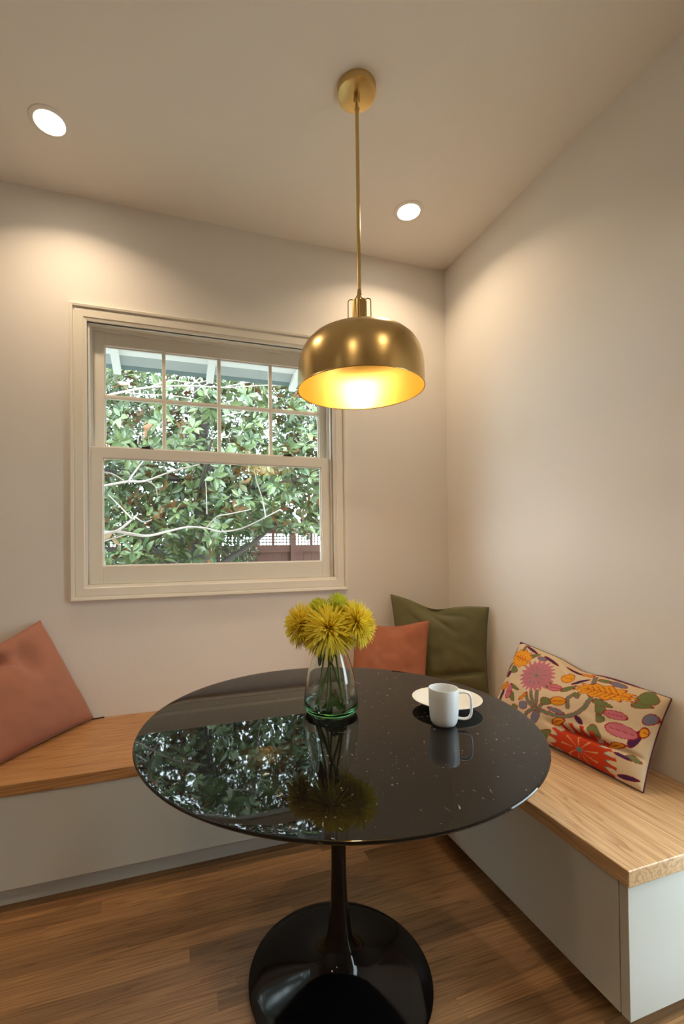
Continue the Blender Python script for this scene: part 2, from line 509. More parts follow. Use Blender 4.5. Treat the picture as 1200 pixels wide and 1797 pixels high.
for k in range(4):
    a = vx[k] + (0.0095 if k else 0); b = vx[k + 1] - (0.0095 if k < 3 else 0)
    box('muntin', a, b, ym2 - 0.0135, ym2 + 0.0135, zm - 0.0095, zm + 0.0095, M['sash'], ups, 0.003, 2)
    for za, zb in ((1.770, zm - 0.0095), (zm + 0.0095, 2.283)):
        box('pane', a + 0.0002, b - 0.0002, ym2 - 0.002, ym2 + 0.002, za + 0.0002, zb - 0.0002, M['pane'], ups)
for lx in (-0.105, 0.640):                                  # sash locks on the meeting rail
    bm = bmesh.new()
    add_box(bm, lx - 0.032, lx + 0.032, YB + 0.026, YB + 0.052, 1.7565, 1.763, 0.002, 1)
    add_lathe(bm, [(0.0, 0.0), (0.013, 0.0), (0.013, 0.010), (0.009, 0.014), (0.0, 0.014)], (lx + 0.006, YB + 0.040, 1.763), 16)
    add_box(bm, lx - 0.026, lx + 0.006, YB + 0.034, YB + 0.044, 1.766, 1.773, 0.002, 1)
    build('sash_lock', bm, M['dark_metal'], win)

# glazed door in the side wall just past the bench end: the photograph shows its daylight as the cool streak
# on the lamp shade, the bright line on the table rim and the cool bench end
door = struct('door_1_offscreen', (XR, (DO[0] + DO[1]) / 2, 0))
for ya, yb_, za, zb in ((DO[0], DO[0] + 0.07, 0, 2.1), (DO[1] - 0.07, DO[1], 0, 2.1), (DO[0] + 0.07, DO[1] - 0.07, 1.99, 2.1), (DO[0] + 0.07, DO[1] - 0.07, 0, 0.16)):
    box('door_frame', XR + 0.04, XR + 0.09, ya, yb_, za, zb, M['trim'], door)
box('pane', XR + 0.062, XR + 0.068, DO[0] + 0.07, DO[1] - 0.07, 0.16, 1.99, M['pane'], door)

# ================================================================== BENCHES
YBF, XBF, YE = 1.8252, 1.0757, 0.8339           # bench fronts (edge of the oak) and bench end
TH = 0.0425; ZT = 0.071
XBL = -1.75
b1 = thing('bench_cabinet', 'pale grey built-in bench base with toe kick below the window', 'bench', (-0.3, YBF + 0.3, 0))
box('front_panel', XBL, XBF + 0.008, YBF + 0.008, YBF + 0.028, ZT, SEAT - TH, M['cabinet'], b1, 0.001, 1)
box('body', XBL, XBF + 0.0275, YBF + 0.028, YB - 0.002, ZT, SEAT - TH - 0.001, M['cabinet'], b1)
box('toe_kick', XBL, XBF + 0.03, YBF + 0.042, YB - 0.02, 0.0, ZT, M['toe'], b1)
b2 = thing('bench_cabinet', 'pale grey built-in bench base with open end along the bare side wall', 'bench', (1.36, 1.6, 0))
box('front_panel', XBF + 0.008, XBF + 0.028, YE + 0.0355, YBF + 0.007, ZT - 0.013, SEAT - TH, M['cabinet'], b2, 0.001, 1)
box('end_panel', XBF + 0.0085, XR - 0.002, YE + 0.009, YE + 0.0325, ZT - 0.013, SEAT - TH, M['cabinet'], b2, 0.001, 1)
box('body', XBF + 0.028, XR - 0.002, YE + 0.0325, YB - 0.003, ZT + 0.001, SEAT - TH - 0.001, M['cabinet'], b2)
box('toe_kick', XBF + 0.072, XR - 0.02, YE + 0.060, YB - 0.02, 0.0, ZT + 0.001, M['toe'], b2)
o = box('oak_slab', XBL, XBF + 0.0, YBF, YB - 0.001, SEAT - TH, SEAT, M['bench_x'], None, 0.003, 3)
tag(o, 'thick oiled oak bench seat running along the wall below the window', 'bench seat')
bm = bmesh.new(); add_box(bm, XBF, XR - 0.001, YE, YB - 0.001, SEAT - TH, SEAT, 0.003, 3)
o = build('oak_slab', bm, M['bench_y']); tag(o, 'thick oiled oak bench seat with bright cut end, under the floral pillow', 'bench seat')
o = tube('black_stripe', bez([(-0.50, 2.33, SEAT + 0.003), (-0.40, 2.371, SEAT + 0.003), (-0.355, 2.381, SEAT + 0.003), (-0.305, 2.388, SEAT + 0.003)], 5), 0.003, M['stripe'], None, 6)  # thin black tube laid on the seat near the wall
tag(o, 'thin black cord end on the oak bench at the foot of the wall', 'stripe')

# ================================================================== TABLE
TX, TY, TZ, TR = 0.4667, 1.2507, 0.7482, 0.5595
tb = thing('pedestal_table', 'round black marble pedestal table with trumpet base', 'table', (TX, TY, 0))
lathe('table_top', [(0, 0), (TR - 0.03, 0), (TR - 0.0045, 0), (TR - 0.004, -0.00002), (TR - 0.0015, -0.0008), (TR, -0.003), (TR - 0.001, -0.006), (TR - 0.010, -0.0125), (TR - 0.045, -0.021), (TR - 0.06, -0.022), (0, -0.022)], (TX, TY, TZ), M['marble'], tb, 160)
lathe('pedestal', [(0, 0.0), (0.262, 0.0), (0.2652, 0.003), (0.2652, 0.006), (0.258, 0.010), (0.225, 0.0165), (0.18, 0.024), (0.135, 0.033), (0.10, 0.043), (0.075, 0.055), (0.057, 0.070), (0.045, 0.090), (0.036, 0.120), (0.029, 0.165), (0.0245, 0.22), (0.0220, 0.30), (0.0212, 0.40), (0.022, 0.50), (0.026, 0.58), (0.036, 0.64), (0.055, 0.685), (0.085, 0.712), (0.10, 0.7200), (0.10, 0.7262), (0, 0.7262)], (TX, TY, 0), M['black_lacquer'], tb, 96)

# ================================================================== PENDANT LAMP
LX, LY = 0.679, 1.526
RIM = 1.832
pl = thing('pendant_lamp', 'brass dome pendant lamp on a thin rod over the table', 'lamp', (LX, LY, RIM))
lathe('canopy', [(0, -0.028), (0.066, -0.028), (0.0705, -0.0265), (0.0720, -0.023), (0.0720, 0.0), (0, 0.0)], (LX, LY, ZC), M['brass'], pl, 64)
bm = bmesh.new()
add_lathe(bm, [(0, 0.006), (0.012, 0.006), (0.012, -0.012), (0.009, -0.020), (0, -0.022)], (LX, LY, ZC - 0.034), 24)
add_tube(bm, [(LX, LY, ZC - 0.044), (LX, LY, ZC - 0.082)], 0.0055, 12)
add_tube(bm, [(LX - 0.008, LY, ZC - 0.078), (LX + 0.008, LY, ZC - 0.078)], 0.0075, 12)
build('swivel', bm, M['brass_rod'], pl, smooth=True)
tube('rod', [(LX, LY, ZC - 0.080), (LX, LY, 2.165)], 0.0068, M['brass_rod'], pl, 16)
bm = bmesh.new()
add_lathe(bm, [(0, 0.178), (0.0068, 0.178), (0.0085, 0.160), (0.0150, 0.146), (0.0215, 0.139), (0.0235, 0.134), (0.0235, 0.0), (0, 0.0)], (LX, LY, 2.030), 40)
for k in range(10):                                          # fluted socket cover
    a = 2 * math.pi * k / 10 + 0.25
    add_tube(bm, [(LX + 0.0225 * math.cos(a), LY + 0.0225 * math.sin(a), 2.032), (LX + 0.0225 * math.cos(a), LY + 0.0225 * math.sin(a), 2.164)], 0.0045, 8)
sock = build('socket', bm, M['brass'], pl, smooth=True)
vd = Vector((LY, -LX, 0)).normalized()
for k in range(4):                                           # wire loops from the socket to the dome
    a = math.pi / 2 * k
    d = vd * math.cos(a) + Vector((-vd.y, vd.x, 0)) * math.sin(a)
    c0 = Vector((LX, LY, 0))
    tube('wire_loop', [c0 + d * 0.020 + Vector((0, 0, 2.150)), c0 + d * 0.020 + Vector((0, 0, 2.164))] + [c0 + d * (0.020 + 0.011 * (1 - math.cos(t))) + Vector((0, 0, 2.164 + 0.009 * math.sin(t))) for t in (0.5, 1.0, 1.57, 2.1, 2.6, 3.14)] + [c0 + d * 0.042 + Vector((0, 0, 2.04))], 0.0022, M['brass'], sock, 8)
SH = [(0.2320, 0.0), (0.2325, 0.03), (0.2315, 0.07), (0.2275, 0.105), (0.2190, 0.135), (0.2050, 0.160), (0.1850, 0.180), (0.1600, 0.194), (0.1300, 0.2040), (0.0950, 0.2105), (0.060, 0.2135), (0.0240, 0.2145)]
shade = lathe('shade', [(r, z) for r, z in SH], (LX, LY, RIM), M['brass'], pl, 128)
lathe('shade_lining', [(r - 0.0018, z - (0.0018 if z > 0.15 else 0) + 0.0005) for r, z in SH[:-1]] + [(0.0, 0.212)], (LX, LY, RIM), M['brass_in'], shade, 128)
bm = bmesh.new()
add_tube(bm, [(LX + 0.2318 * math.cos(2 * math.pi * k / 128), LY + 0.2318 * math.sin(2 * math.pi * k / 128), RIM) for k in range(128)], 0.0022, 8, True)
build('rim', bm, M['brass'], shade, smooth=True)
bl = lathe('bulb', [(0, -0.070), (0.012, -0.0685), (0.022, -0.062), (0.029, -0.050), (0.031, -0.038), (0.029, -0.025), (0.022, -0.008), (0.0150, 0.008), (0.0135, 0.020), (0, 0.020)], (LX, LY, RIM + 0.172), M['bulb'], pl, 24)
lathe('bulb_socket', [(0, 0.0), (0.019, 0.0), (0.020, 0.004), (0.020, 0.040), (0, 0.040)], (LX, LY, RIM + 0.1725), M['brass_rod'], pl, 24)

# ================================================================== DOWNLIGHTS
def downlight(x, y, label, off=''):
    t = thing('recessed_downlight' + off, label, 'ceiling light', (x, y, ZC), 'recessed downlights in the ceiling')
    lathe('trim_ring', [(0.054, -0.0005), (0.057, -0.0045), (0.068, -0.004), (0.0745, -0.0025), (0.0765, 0.0)], (x, y, ZC), M['ring'], t, 48)
    lathe('diffuser', [(0, -0.0018), (0.050, -0.0018), (0.0545, -0.0008), (0.0545, 0.0), (0, 0.0)], (x, y, ZC), M['diffuser'], t, 48)
    ld = bpy.data.lights.new('downlight_beam' + off, 'AREA'); ld.shape = 'DISK'; ld.size = 0.10; ld.energy = DOWN_W; ld.color = WARM; ld.spread = math.radians(135)
    lo_ = bpy.data.objects.new('downlight_beam' + off, ld); COL.objects.link(lo_); lo_.parent = t; lo_.location = (0, 0, -0.006)
    return t
downlight(-0.444, 2.012, 'round recessed downlight glowing over the terracotta pillow end of the bench')
downlight(1.180, 2.019, 'round recessed downlight glowing over the bench corner and green pillow')
# the lamps farther back in the room that the brass shade mirrors in the photograph
for x, y, w in ((1.12, -0.02, 'in front of the narrow glazed side door'), (-0.44, -0.02, 'over the open floor in front of the table'), (-2.0, -0.02, 'by the blank side wall opposite the glazed door'), (-2.0, -2.0, 'in the bare far corner of the two blank walls')):
    downlight(x, y, 'round recessed downlight ' + w, '_offscreen')

# ================================================================== MUG AND SAUCER
MX, MY = 0.7335, 1.1030
mug = thing('coffee_mug', 'tall white coffee mug standing in front of its saucer', 'mug', (MX, MY, TZ))
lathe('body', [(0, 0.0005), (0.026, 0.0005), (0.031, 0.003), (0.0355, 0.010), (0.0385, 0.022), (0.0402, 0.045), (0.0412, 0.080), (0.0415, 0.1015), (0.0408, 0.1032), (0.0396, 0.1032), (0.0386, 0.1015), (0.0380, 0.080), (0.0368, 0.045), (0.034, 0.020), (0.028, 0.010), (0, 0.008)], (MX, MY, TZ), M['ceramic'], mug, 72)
hd = Vector((0.885, -0.465, 0)).normalized()
path = [(0.036, 0.092), (0.052, 0.0935), (0.064, 0.092), (0.0715, 0.085), (0.0745, 0.072), (0.0748, 0.052), (0.0735, 0.034), (0.068, 0.0235), (0.058, 0.0190), (0.047, 0.0190), (0.035, 0.021)]
bm = bmesh.new()
side = Vector((-hd.y, hd.x, 0))
pts = bez([Vector((MX, MY, TZ)) + hd * r + Vector((0, 0, z)) for r, z in path], 5)
rings = []
for i, p in enumerate(pts):
    t = (pts[min(i + 1, len(pts) - 1)] - pts[max(i - 1, 0)]).normalized(); nrm = t.cross(side).normalized()
    rings.append([bm.verts.new(p + side * (0.0062 * math.cos(a)) + nrm * (0.0036 * math.sin(a))) for a in [2 * math.pi * k / 12 for k in range(12)]])
for A, B in zip(rings[:-1], rings[1:]):
    for k in range(12): bm.faces.new((A[k], A[(k + 1) % 12], B[(k + 1) % 12], B[k]))
bm.faces.new(rings[0]); bm.faces.new(rings[-1])
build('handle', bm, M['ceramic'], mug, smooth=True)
SX, SY = 0.826, 1.225
sc = lathe('saucer', [(0, 0.004), (0.036, 0.004), (0.042, 0.0005), (0.046, 0.0), (0.049, 0.002), (0.060, 0.009), (0.080, 0.0165), (0.098, 0.0225), (0.1058, 0.0262), (0.1062, 0.0278), (0.1045, 0.0284), (0.096, 0.0262), (0.078, 0.0205), (0.058, 0.0135), (0.044, 0.0095), (0, 0.0088)], (SX, SY, TZ), M['ceramic2'], None, 96, loc=(SX, SY, TZ))
tag(sc, 'shallow ivory saucer on the black table behind the white mug', 'saucer')

# ================================================================== VASE AND FLOWERS
VX, VY = 0.468, 1.303
def vase_glass():
    m, nt, b = new_mat('pale_green_vase_glass')
    b.inputs['Base Color'].default_value = (0.97, 0.99, 0.98, 1)
    b.inputs['Transmission Weight'].default_value = 1.0; b.inputs['Roughness'].default_value = 0.0; b.inputs['IOR'].default_value = 1.45
    va_ = N(nt, 'ShaderNodeVolumeAbsorption'); va_.inputs['Color'].default_value = (0.25, 0.72, 0.42, 1); va_.inputs['Density'].default_value = 16.0
    nt.links.new(va_.outputs[0], nt.nodes['Material Output'].inputs['Volume'])
    return m
M['vase'] = vase_glass()
vo = [(0, 0.001), (0.058, 0.001), (0.068, 0.0025), (0.076, 0.007), (0.0815, 0.015), (0.0830, 0.026), (0.0822, 0.045), (0.0795, 0.070), (0.0745, 0.100), (0.0665, 0.135), (0.0565, 0.165), (0.0480, 0.187), (0.0435, 0.202), (0.0430, 0.210)]
vi = [(0.0405, 0.210), (0.0408, 0.202), (0.0452, 0.187), (0.0537, 0.165), (0.0636, 0.135), (0.0716, 0.100), (0.0766, 0.070), (0.0790, 0.045), (0.0785, 0.030), (0.073, 0.020), (0.060, 0.0155), (0, 0.0145)]
va = lathe('glass_vase', vo + vi, (VX, VY, TZ), M['vase'], None, 96, loc=(VX, VY, TZ))
tag(va, 'clear green-tinted glass bottle vase holding the yellow flowers', 'vase')

def petal_mat(name, c0, c1):
    m, nt, b = new_mat(name)
    oi = N(nt, 'ShaderNodeTexCoord'); no = N(nt, 'ShaderNodeTexNoise', Scale=60.0); nt.links.new(oi.outputs['Object'], no.inputs['Vector'])
    mx = N(nt, 'ShaderNodeMixRGB'); mx.inputs['Color1'].default_value = (*c0, 1); mx.inputs['Color2'].default_value = (*c1, 1)
    nt.links.new(no.outputs['Fac'], mx.inputs['Fac']); nt.links.new(mx.outputs['Color'], b.inputs['Base Color'])
    b.inputs['Roughness'].default_value = 0.55
    tl = N(nt, 'ShaderNodeBsdfTranslucent'); nt.links.new(mx.outputs['Color'], tl.inputs['Color'])
    ms = N(nt, 'ShaderNodeMixShader'); ms.inputs[0].default_value = 0.4
    nt.links.new(b.outputs[0], ms.inputs[1]); nt.links.new(tl.outputs[0], ms.inputs[2]); nt.links.new(ms.outputs[0], nt.nodes['Material Output'].inputs['Surface'])
    return m
M['petal'] = petal_mat('yellow_petals', (0.90, 0.74, 0.04), (0.96, 0.90, 0.18))
M['petal_in'] = petal_mat('deep_yellow_petals', (0.90, 0.60, 0.015), (0.94, 0.76, 0.05))
M['button'] = petal_mat('lime_button_petals', (0.46, 0.58, 0.03), (0.75, 0.78, 0.09))
M['stem'] = plain('green_stem', (0.085, 0.17, 0.03), 0.5, var=0.3)
M['leaf'] = plain('flower_leaf_green', (0.05, 0.12, 0.02), 0.5, var=0.3)

def ribbon(bm, base, d, out, L, w, droop, seg=5, curl=0.0):
    """a narrow cupped petal from base, first along d, then bending"""
    d = d.normalized(); side = d.cross(out)
    if side.length < 1e-3: side = d.cross(Vector((1, 0.2, 0)))
    side.normalize()
    p = base.copy(); rows = []
    for k in range(seg + 1):
        t = k / seg
        ww = w * (0.55 + 0.9 * t) * (1.0 if t < 0.8 else (1.0 - (t - 0.8) * 3.6))
        cup = side.cross(d) * (ww * 0.35)
        rows.append((bm.verts.new(p - side * ww * 0.5 + cup), bm.verts.new(p), bm.verts.new(p + side * ww * 0.5 + cup)))
        d = (d + Vector((0, 0, -droop / seg)) + out * (curl / seg)).normalized()
        p = p + d * (L / seg)
    for a, b in zip(rows[:-1], rows[1:]):
        bm.faces.new((a[0], a[1], b[1], b[0])); bm.faces.new((a[1], a[2], b[2], b[1]))

def sphere_dirs(n, axis, cmin, jit, rr):
    axis = axis.normalized(); a = axis.orthogonal().normalized(); b = axis.cross(a)
    out = []
    for k in range(n):
        cz = 1 - (1 - cmin) * (k + 0.5) / n; s = math.sqrt(max(0, 1 - cz * cz)); ph = k * 2.39996
        v = axis * cz + (a * math.cos(ph) + b * math.sin(ph)) * s
        v += Vector((rr.gauss(0, jit), rr.gauss(0, jit), rr.gauss(0, jit)))
        out.append((v.normalized(), cz))
    return out

NECK = Vector((VX, VY, TZ + 0.205))
def stem_path(head, foot, k):
    neck = Vector((VX + 0.018 * math.cos(k * 1.3), VY + 0.018 * math.sin(k * 1.3), TZ + 0.200))
    return bez([foot, foot.lerp(neck, 0.5) + Vector((0, 0, 0.0)), neck, neck.lerp(head, 0.55) + Vector((0, 0, 0.012)), head], 6)
feet = [Vector((VX + 0.048 * math.cos(a), VY + 0.048 * math.sin(a), TZ + 0.022)) for a in (2.9, 4.1, 3.4, 0.2, 2.2, 5.2, 1.2, 3.9)]

def mum(head, axis, R, n, label, k, seed):
    rr = random.Random(seed)
    t = thing('spider_mum', label, 'flower', tuple(feet[k]), 'yellow flowers in the glass vase')
    axis = Vector(axis).normalized(); head = Vector(head)
    bm = bmesh.new()
    for d, cz in sphere_dirs(n, axis, -0.55, 0.10, rr):
        L = R * (0.72 + 0.28 * (1 - max(0, cz))) * rr.uniform(0.86, 1.12)
        ribbon(bm, head + d * 0.006, (d + axis * 0.15).normalized(), axis, L, 0.0040 * rr.uniform(0.8, 1.2), rr.uniform(0.05, 0.45) * (1.25 - cz), 5, rr.uniform(-0.5, 0.15))
    build('petals', bm, M['petal'], t, smooth=True)
    bm = bmesh.new()
    for d, cz in sphere_dirs(int(n * 0.38), axis, 0.25, 0.10, rr):
        ribbon(bm, head + d * 0.004, d, axis, R * rr.uniform(0.35, 0.6), 0.0034, 0.05, 4, rr.uniform(-0.1, 0.5))
    build('inner_petals', bm, M['petal_in'], t, smooth=True)
    bm = bmesh.new(); bmesh.ops.create_icosphere(bm, subdivisions=2, radius=0.011, matrix=Matrix.Translation(head - axis * 0.004))
    build('flower_heart', bm, M['petal_in'], t, smooth=True)
    tube('stem', stem_path(head - axis * 0.006, feet[k], k), 0.0036, M['stem'], t, 8)
    return t
def button(head, axis, R, label, k, seed):
    rr = random.Random(seed)
    t = thing('button_mum', label, 'flower', tuple(feet[k]), 'green button flowers in the glass vase')
    axis = Vector(axis).normalized(); head = Vector(head)
    bm = bmesh.new(); bmesh.ops.create_icosphere(bm, subdivisions=2, radius=R * 0.62, matrix=Matrix.Translation(head))
    build('flower_heart', bm, M['button'], t, smooth=True)
    bm = bmesh.new()
    for d, cz in sphere_dirs(170, axis, -0.7, 0.06, rr):
        ribbon(bm, head + d * R * 0.55, (d + axis * 0.1), axis, R * rr.uniform(0.38, 0.55), 0.0042, 0.0, 3, rr.uniform(0.0, 0.6))
    build('petals', bm, M['button'], t, smooth=True)
    tube('stem', stem_path(head - axis * 0.01, feet[k], k), 0.0032, M['stem'], t, 8)
    return t
vdir = Vector((VX, VY, 0)).normalized()            # away from the viewer's side of the room
vright = Vector((vdir.y, -vdir.x, 0))
H0 = Vector((VX, VY, 0))
def hp(r, d, z): return H0 + vright * r + vdir * d + Vector((0, 0, z))
mum(hp(-0.004, -0.040, 1.008), (-0.25, -0.85, 0.45), 0.082, 420, 'yellow spider chrysanthemum facing out over the vase neck', 0, 1)
mum(hp(0.078, -0.018, 1.020), (0.75, -0.55, 0.42), 0.070, 460, 'dense yellow chrysanthemum leaning toward the mug', 3, 2)
mum(hp(-0.082, 0.000, 1.014), (-0.90, -0.25, 0.35), 0.066, 400, 'yellow chrysanthemum leaning toward the window side of the bunch', 4, 3)
mum(hp(0.045, 0.060, 1.030), (0.50, 0.70, 0.50), 0.055, 260, 'small yellow chrysanthemum at the back of the bunch by the rust pillow', 5, 4)
button(hp(0.024, 0.000, 1.076), (0.05, -0.2, 1.0), 0.036, 'lime green button chrysanthemum topping the bunch', 1, 5)
button(hp(-0.034, -0.002, 1.063), (-0.3, -0.2, 0.9), 0.034, 'lime green button chrysanthemum between the yellow blooms', 2, 6)
button(hp(0.088, 0.032, 1.052), (0.5, 0.1, 0.8), 0.020, 'small lime green button chrysanthemum above the dense yellow bloom', 6, 7)
def flower_leaf(pts, w):
    pts = bez(pts, 4); bm = bmesh.new(); rows = []
    for i, p in enumerate(pts):
        t = i / (len(pts) - 1); d = (pts[min(i + 1, len(pts) - 1)] - pts[max(i - 1, 0)]).normalized()
        s = d.cross(vdir); s = s.normalized() if s.length > 1e-3 else vright
        ww = w * math.sin(math.pi * min(0.97, t * 0.9 + 0.08)) * (1 + 0.25 * math.sin(t * 22))
        rows.append([bm.verts.new(p - s * ww + vdir * -0.004), bm.verts.new(p), bm.verts.new(p + s * ww + vdir * -0.004)])
    for a, b in zip(rows[:-1], rows[1:]):
        bm.faces.new((a[0], a[1], b[1], b[0])); bm.faces.new((a[1], a[2], b[2], b[1]))
    return bm
first = bpy.data.objects['spider_mum']
build('stem_leaf', flower_leaf([hp(-0.012, 0.002, 0.985), hp(-0.026, -0.012, 0.955), hp(-0.030, -0.014, 0.925), hp(-0.034, -0.012, 0.89)], 0.013), M['leaf'], first, True)
build('stem_leaf', flower_leaf([hp(-0.03, 0.0, 1.03), hp(-0.06, -0.02, 1.035), hp(-0.075, -0.03, 1.028)], 0.011), M['leaf'], first, True)
sec = bpy.data.objects['button_mum']
build('stem_leaf', flower_leaf([hp(0.0, -0.02, 0.81), hp(0.02, -0.045, 0.785), hp(0.045, -0.05, 0.772)], 0.012), M['leaf'], sec, True)
build('stem_leaf', flower_leaf([hp(0.02, 0.0, 0.80), hp(-0.005, -0.03, 0.777), hp(-0.03, -0.035, 0.77)], 0.012), M['leaf'], sec, True)

# ================================================================== PILLOWS
from mathutils import noise as mnoise
def pillow(name, label, corners, mat, tf, tk, nu=56, nv=56, pinch=0.05, dents=(), folds=(), seed=0, group=None, colour=None, wrinkle=0.004, piping=None, sag=()):
    BL, BR, TR_, TL = [np.array(c, float) for c in corners]
    nrm = np.cross(BR - BL, TL - BL); nrm /= np.linalg.norm(nrm)
    U, V = np.meshgrid(np.linspace(0, 1, nu + 1), np.linspace(0, 1, nv + 1), indexing='ij')
    # denser rows near the seams
    U = 0.5 - 0.5 * np.cos(np.pi * U) * 0.35 + (U - 0.5) * 0.65; V = 0.5 - 0.5 * np.cos(np.pi * V) * 0.35 + (V - 0.5) * 0.65
    U = (U - U.min()) / (U.max() - U.min()); V = (V - V.min()) / (V.max() - V.min())
    su = 1 - pinch * 4 * V * (1 - V); sv = 1 - pinch * 4 * U * (1 - U)
    u2 = 0.5 + (U - 0.5) * su; v2 = 0.5 + (V - 0.5) * sv
    for (cu, wd, dep) in sag:
        v2 = v2 - dep * V ** 3 * np.exp(-((U - cu) / wd) ** 2)
    base = (BL * (1 - u2)[..., None] * (1 - v2)[..., None] + BR * u2[..., None] * (1 - v2)[..., None] + TR_ * u2[..., None] * v2[..., None] + TL * (1 - u2)[..., None] * v2[..., None])
    env = (np.clip(4 * U * (1 - U), 0, 1) * np.clip(4 * V * (1 - V), 0, 1))
    h = env ** 0.42
    wr = np.zeros_like(U)
    for i in range(U.shape[0]):
        for j in range(U.shape[1]):
            wr[i, j] = mnoise.noise(Vector((U[i, j] * 4.2, V[i, j] * 4.2, seed * 3.1))) + 0.5 * mnoise.noise(Vector((U[i, j] * 10, V[i, j] * 10, seed * 1.7)))
    wr *= wrinkle * env ** 0.25
    dn = np.zeros_like(U)
    for (cu, cv, s1, s2, dep) in dents:
        dn += dep * np.exp(-(((U - cu) / s1) ** 2 + ((V - cv) / s2) ** 2))
    for (ua, va, ub, vb, wd, dep) in folds:
        d = np.array([ub - ua, vb - va]); L2 = d @ d
        tt = np.clip(((U - ua) * d[0] + (V - va) * d[1]) / L2, 0, 1)
        dist = np.hypot(U - ua - tt * d[0], V - va - tt * d[1])
        dn += dep * np.exp(-(dist / wd) ** 2) * np.sin(np.pi * (0.1 + 0.8 * tt))
    front = base + nrm * (tf * h + wr - dn * env ** 0.3)[..., None]
    back = base - nrm * (tk * h + wr * 0.3)[..., None]
    nI, nJ = U.shape
    idx = np.arange(nI * nJ).reshape(nI, nJ)
    verts = front.reshape(-1, 3)
    rim = np.zeros((nI, nJ), bool); rim[0] = rim[-1] = True; rim[:, 0] = rim[:, -1] = True
    bidx = np.full((nI, nJ), -1); bidx[rim] = idx[rim]
    inner = ~rim; bidx[inner] = nI * nJ + np.arange(inner.sum())
    verts = np.vstack([verts, back[inner]])
    verts[:, 0] = np.minimum(verts[:, 0], XR - 0.003); verts[:, 1] = np.minimum(verts[:, 1], YB - 0.003); verts[:, 2] = np.maximum(verts[:, 2], SEAT + 0.001)
    F = []
    for i in range(nI - 1):
        for j in range(nJ - 1):
            F.append((idx[i, j], idx[i + 1, j], idx[i + 1, j + 1], idx[i, j + 1]))
            F.append((bidx[i, j], bidx[i, j + 1], bidx[i + 1, j + 1], bidx[i + 1, j]))
    org = (BL + BR) / 2; org[2] = SEAT
    t = thing(name, label, 'pillow', tuple(org), group)
    me = bpy.data.meshes.new('cover'); me.from_pydata((verts - org).tolist(), [], [tuple(int(q) for q in f) for f in F]); me.update()
    me.polygons.foreach_set('use_smooth', [True] * len(me.polygons))
    o = link('cover', me, mat, t)
    if colour is not None:
        uv = np.vstack([np.stack([U.ravel(), V.ravel()], 1), np.stack([U[inner], V[inner]], 1)])
        rgba = colour(uv)
        at = me.color_attributes.new('print', 'FLOAT_COLOR', 'POINT'); at.data.foreach_set('color', rgba.astype(np.float32).ravel())
    loop = [verts[idx[i, 0]] for i in range(0, nI, 2)] + [verts[idx[nI - 1, j]] for j in range(2, nJ, 2)] + [verts[idx[i, nJ - 1]] for i in range(nI - 3, -1, -2)] + [verts[idx[0, j]] for j in range(nJ - 3, 1, -2)]
    lo_ = []
    for q in loop:
        q = Vector(q); q.x = min(q.x, XR - 0.005); q.y = min(q.y, YB - 0.005); q.z = max(q.z, SEAT + 0.003); lo_.append(q)
    tube('seam', lo_, 0.0026, piping or mat, t, 6, True)
    return t

M['terracotta'] = cloth('dusty_terracotta_velvet', (0.385, 0.17, 0.115), 0.10)
M['rust'] = cloth('rust_linen', (0.35, 0.125, 0.068), 0.10)
M['olive'] = cloth('olive_linen', (0.14, 0.138, 0.068), 0.12, 700)
pillow('throw_pillow', 'dusty terracotta throw pillow slumped on the bench, black cord by its corner',
       [(-0.645, 1.955, SEAT + 0.004), (-0.352, 2.385, SEAT + 0.006), (-0.572, 2.375, 0.925), (-0.86, 2.02, 0.775)],
       M['terracotta'], 0.075, 0.055, pinch=0.035, dents=[(0.66, 0.74, 0.10, 0.16, 0.055), (0.45, 0.84, 0.10, 0.07, 0.06)], folds=[(0.42, 0.95, 0.55, 0.72, 0.03, 0.014), (0.78, 0.05, 0.95, 0.16, 0.03, 0.008)], seed=1, wrinkle=0.007)
pillow('throw_pillow', 'olive green throw pillow wedged into the wall corner',
       [(1.185, 2.22, SEAT + 0.004), (1.595, 1.985, SEAT + 0.012), (1.622, 2.006, 0.918), (1.232, 2.375, 0.968)],
       M['olive'], 0.060, 0.05, pinch=0.055, dents=[(0.46, 0.98, 0.12, 0.10, 0.06), (0.86, 0.10, 0.12, 0.10, -0.03)], folds=[(0.42, 0.16, 0.99, 0.27, 0.030, 0.034), (0.42, 0.90, 0.66, 0.68, 0.03, 0.020), (0.50, 0.92, 0.78, 0.86, 0.022, 0.014), (0.15, 0.85, 0.35, 0.70, 0.03, 0.008)], seed=2, wrinkle=0.013, sag=[(0.46, 0.22, 0.075)])
pillow('throw_pillow', 'rust orange throw pillow between the flowers and the olive pillow',
       [(0.83, 2.04, SEAT + 0.004), (1.19, 1.96, SEAT + 0.004), (1.330, 2.125, 0.848), (0.930, 2.20, 0.850)],
       M['rust'], 0.055, 0.035, pinch=0.03, dents=[(0.55, 0.97, 0.15, 0.08, 0.02)], seed=3, wrinkle=0.010, sag=[(0.5, 0.32, 0.05)])

